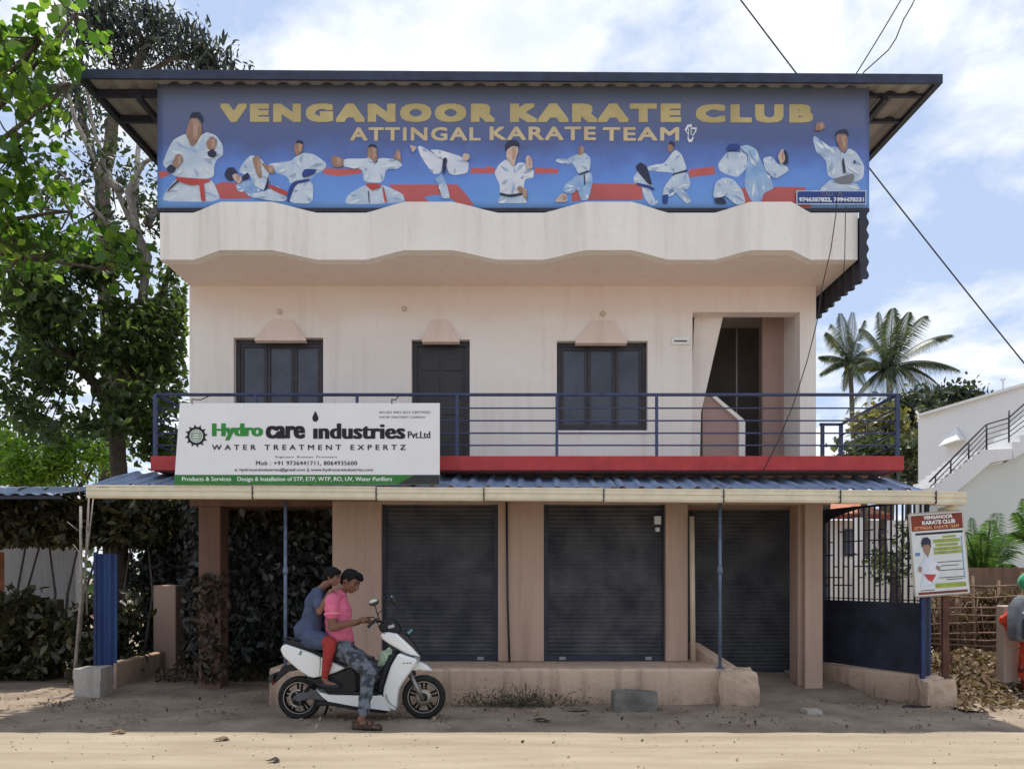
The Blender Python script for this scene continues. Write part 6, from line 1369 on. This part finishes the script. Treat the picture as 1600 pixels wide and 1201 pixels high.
# --- passenger
pg = S(300, 545, 7.97)
GIRL = empty('person', (pg.x, 7.97, 0), 'girl in blue grey dress and red leggings hugging the man from behind', 'person')
gh = S(438, 160, 7.92); HP2, at2, HM2 = head_parts(gh, .086, Vector((.93, -.22, -.18)), Vector((.2, 0, .98)))
gsR, geR, gwR = S(340, 265, 7.80), S(356, 378, 7.74), S(425, 250, 7.74); gpR = S(455, 233, 7.75)
gsL, geL, gwL = S(345, 268, 8.10), S(370, 375, 8.20), S(450, 290, 8.18); gpL = S(480, 270, 8.15)
ghR, gkR, gaR = S(310, 548, 7.87), S(425, 575, 7.76), S(388, 800, 7.76)
ghL, gkL, gaL = S(310, 548, 8.07), S(425, 575, 8.18), S(388, 800, 8.18)
body = HP2 + [('t', [S(345, 262, 7.94), S(375, 228, 7.93), S(405, 200, 7.92)], [.048, .040, .042], 12), ('t', [S(335, 300, 7.95), S(310, 420, 7.96), S(295, 540, 7.97)], [.085, .085, .11], 14),
     ('t', [gsR, geR], [.042, .033], 12), ('t', [geR, gwR], [.034, .022], 12), ('t', [gsL, geL], [.042, .033], 12), ('t', [geL, gwL], [.034, .022], 12),
     ('t', [ghR, gkR], [.075, .05], 12), ('t', [gkR, gaR], [.05, .03], 12), ('t', [ghL, gkL], [.075, .05], 12), ('t', [gkL, gaL], [.05, .03], 12)]
hand(body, gwR, gpR, (.85, .1, .5), 1, (-.4, -.5, .75), .82, .5, -1); hand(body, gwL, gpL, (.8, -.2, .5), 1, (-.3, .4, .8), .82, .5, 1)
for an in (gaR, gaL): body.append(('t', [an, an + Vector((.03, 0, -.045)), an + Vector((.12, 0, -.065))], [.03, .03, .022], 10))
remeshed('body', body, .0062, SK2, GIRL, 3); face_bits(GIRL, at2, .086, HM2)
r0 = .086
hg = [('b', at2(-.14, 0, .42), (r0 * 1.04, r0 * .90, r0 * .80), HM2), ('b', at2(-.45, 0, .1), (r0 * .75, r0 * .84, r0 * .85), HM2), ('b', at2(.5, 0, .72), (r0 * .45, r0 * .6, r0 * .3), HM2), ('b', at2(-1.05, 0, -.40), (r0 * .40, r0 * .42, r0 * .42), HM2), ('b', at2(-.6, 0, -.35), (r0 * .42, r0 * .62, r0 * .45), HM2), ('b', at2(-.05, .66, .22), (r0 * .6, r0 * .24, r0 * .5), HM2), ('b', at2(-.05, -.66, .22), (r0 * .6, r0 * .24, r0 * .5), HM2)]
remeshed('hair', hg, .006, HAIR, GIRL, 2, .004, 60)
b = MB(); q = at2(-1.05, -.36, -.20); b.ball(q, (.02, .012, .025), 10, 8); b.build('hair_clip', mat('hair_clip', (.75, .72, .68), .3), GIRL)
DRESS = mat('blue_grey_dress', (.065, .085, .15), .85, .2, 9, .4, 120)
dr = [('t', [S(345, 275, 7.95), S(332, 320, 7.95), S(318, 400, 7.96), S(305, 470, 7.96), S(290, 540, 7.97)], [.085, .105, .105, .125, .15], 16), ('t', [S(345, 268, 7.82), S(348, 258, 7.95), S(350, 270, 8.08)], [.05, .065, .05], 12),
      ('t', [gsR, gsR.lerp(geR, .62)], [.058, .056], 12), ('t', [gsL, gsL.lerp(geL, .62)], [.058, .056], 12), ('b', S(270, 500, 7.97), (.12, .15, .13)), ('t', [ghR, ghR.lerp(gkR, .55)], [.112, .098], 14), ('t', [ghL, ghL.lerp(gkL, .55)], [.112, .098], 14), ('b', S(300, 545, 7.97), (.15, .17, .09))]
remeshed('dress', dr, .007, DRESS, GIRL, 5, .007, 10)
LEGR = mat('red_leggings', (.33, .035, .03), .8, .12, 9, .3, 120)
lg = []
for h_, k_, a_ in ((ghR, gkR, gaR), (ghL, gkL, gaL)): lg += [('t', [h_, h_.lerp(k_, .5), k_], [.078, .078, .068], 14), ('t', [k_, k_.lerp(a_, .35), k_.lerp(a_, .93)], [.068, .058, .036], 14)]
remeshed('leggings', lg, .007, LEGR, GIRL, 4, .005, 16)
for k_, an in enumerate((gaR, gaL)): remeshed('shoe', [('t', [an + Vector((.0, 0, -.062)), an + Vector((.13, 0, -.078))], [.038, .034], 12, .75)], .007, mat('dark_slip_on', (.02, .022, .03), .6), GIRL, 2)

# --- rider at the right edge
RY = 9.35
rc = W(1612, 1000, RY)
RID = empty('person', (rc.x, RY, 0), 'person in a red top and green helmet with a grey backpack at the right edge', 'person')
hc3 = W(1608, 915, RY); HP3, at3, HM3 = head_parts(hc3, .105, Vector((.6, .75, -.1)), Vector((0, 0, 1)))
nk = W(1609, 945, RY); shA, elA, wrA = W(1592, 955, RY - .05), W(1566, 945, RY + .0), W(1585, 985, RY + .25)
shA = W(1594, 952, RY - .1); elA = W(1570, 968, RY + .05); wrA = W(1592, 1000, RY + .28)
shB, elB, wrB = W(1640, 955, RY + .12), W(1652, 995, RY + .2), W(1635, 1010, RY + .42)
body = HP3 + [('t', [nk, hc3], [.055, .055], 10), ('t', [W(1614, 965, RY), W(1616, 1010, RY), W(1614, 1045, RY)], [.13, .13, .14], 14), ('t', [shA, elA, wrA], [.05, .042, .028], 10), ('t', [shB, elB, wrB], [.05, .042, .028], 10)]
for px in (1606, 1628): body.append(('t', [W(px, 1045, RY), Vector((W(px, 1045, RY).x, RY + .02, .5)), Vector((W(px, 1045, RY).x, RY, .08))], [.085, .06, .04], 10)); body.append(('t', [Vector((W(px, 1045, RY).x, RY - .03, .05)), Vector((W(px, 1045, RY).x + .05, RY + .14, .03))], [.04, .03], 8))
hand(body, wrA, wrA + Vector((.02, .06, -.02)), (.3, .9, -.2), 1, (0, .2, 1), 1, .6, -1); hand(body, wrB, wrB + Vector((0, .06, -.02)), (0, 1, -.2), 1, (0, .2, 1), 1, .6, 1)
remeshed('body', body, .008, SK1, RID, 3); face_bits(RID, at3, .105, HM3)
hm = [('b', at3(-.1, 0, .42), (.135, .125, .125), HM3)]
remeshed('helmet', hm, .008, mat('green_helmet', (.05, .34, .17), .25, .06, coat=.5), RID, 2)
RED2 = mat('orange_red_top', (.62, .07, .03), .8, .1, 8)
remeshed('top', [('t', [W(1614, 962, RY), W(1616, 1010, RY), W(1614, 1050, RY)], [.15, .15, .165], 14), ('t', [shA, W(1614, 955, RY), shB], [.085, .10, .085], 12), ('t', [shA, elA, elA.lerp(wrA, .5)], [.075, .07, .055], 12), ('t', [shB, elB, elB.lerp(wrB, .5)], [.075, .07, .055], 12)], .009, RED2, RID, 4, .01, 12)
remeshed('trousers', [('t', [Vector((W(px, 1045, RY).x, RY, W(px, 1045, RY).z)), Vector((W(px, 1045, RY).x, RY + .02, .5)), Vector((W(px, 1045, RY).x, RY, .13))], [.11, .085, .07], 12) for px in (1606, 1628)], .009, mat('maroon_trousers', (.16, .03, .03), .8, .1, 8), RID, 4, .01, 12)
bp = W(1603, 965, RY - .26)
BPK = mat('grey_backpack', (.13, .14, .16), .7, .3, 7, .3, 60)
b = MB(); b.prism([(bp.x - .17, bp.z - .27), (bp.x + .17, bp.z - .29), (bp.x + .20, bp.z + .1), (bp.x + .13, bp.z + .25), (bp.x - .06, bp.z + .28), (bp.x - .17, bp.z + .14)], bp.y - .11, bp.y + .12)
pk = b.build('backpack', BPK); bevel(pk, .06, 5); [setattr(p, 'use_smooth', True) for p in pk.data.polygons]
b = MB(); b.prism([(bp.x - .13, bp.z - .24), (bp.x + .14, bp.z - .24), (bp.x + .13, bp.z - .02), (bp.x - .12, bp.z - .0)], bp.y - .165, bp.y - .105); bevel(b.build('front_pocket', mat('dark_pocket', (.05, .055, .065), .7, .3, 9), pk), .03, 4)
for dx_ in (.13,):
    b = MB(); b.tube([(bp.x + dx_, bp.y + .08, bp.z + .18), (bp.x + dx_, bp.y + .22, bp.z + .16), (bp.x + dx_, bp.y + .38, bp.z + .02), (bp.x + dx_, bp.y + .3, bp.z - .15)], .016, 6); b.build('shoulder_strap', SBK, pk)
b = MB(); b.tube([(bp.x - .03, bp.y - .02, bp.z + .27), (bp.x, bp.y - .02, bp.z + .31), (bp.x + .04, bp.y - .02, bp.z + .27)], .009, 6); b.build('carry_loop', SBK, pk)
tag(pk, 'bulky grey backpack worn by the person in red at the right edge', 'backpack')
b = MB(); b.bbox(bp.x - .12, bp.x + .12, bp.y - .118, bp.y - .112, bp.z + .06, bp.z + .085, .002); b.build('reflective_strip', mat('pale_strip', (.7, .7, .72), .4), pk)

# --------------------------------------------------------------- finish
for o in bpy.data.objects:
    if o.type == 'MESH' and not o.data.materials: o.data.materials.append(CONC)
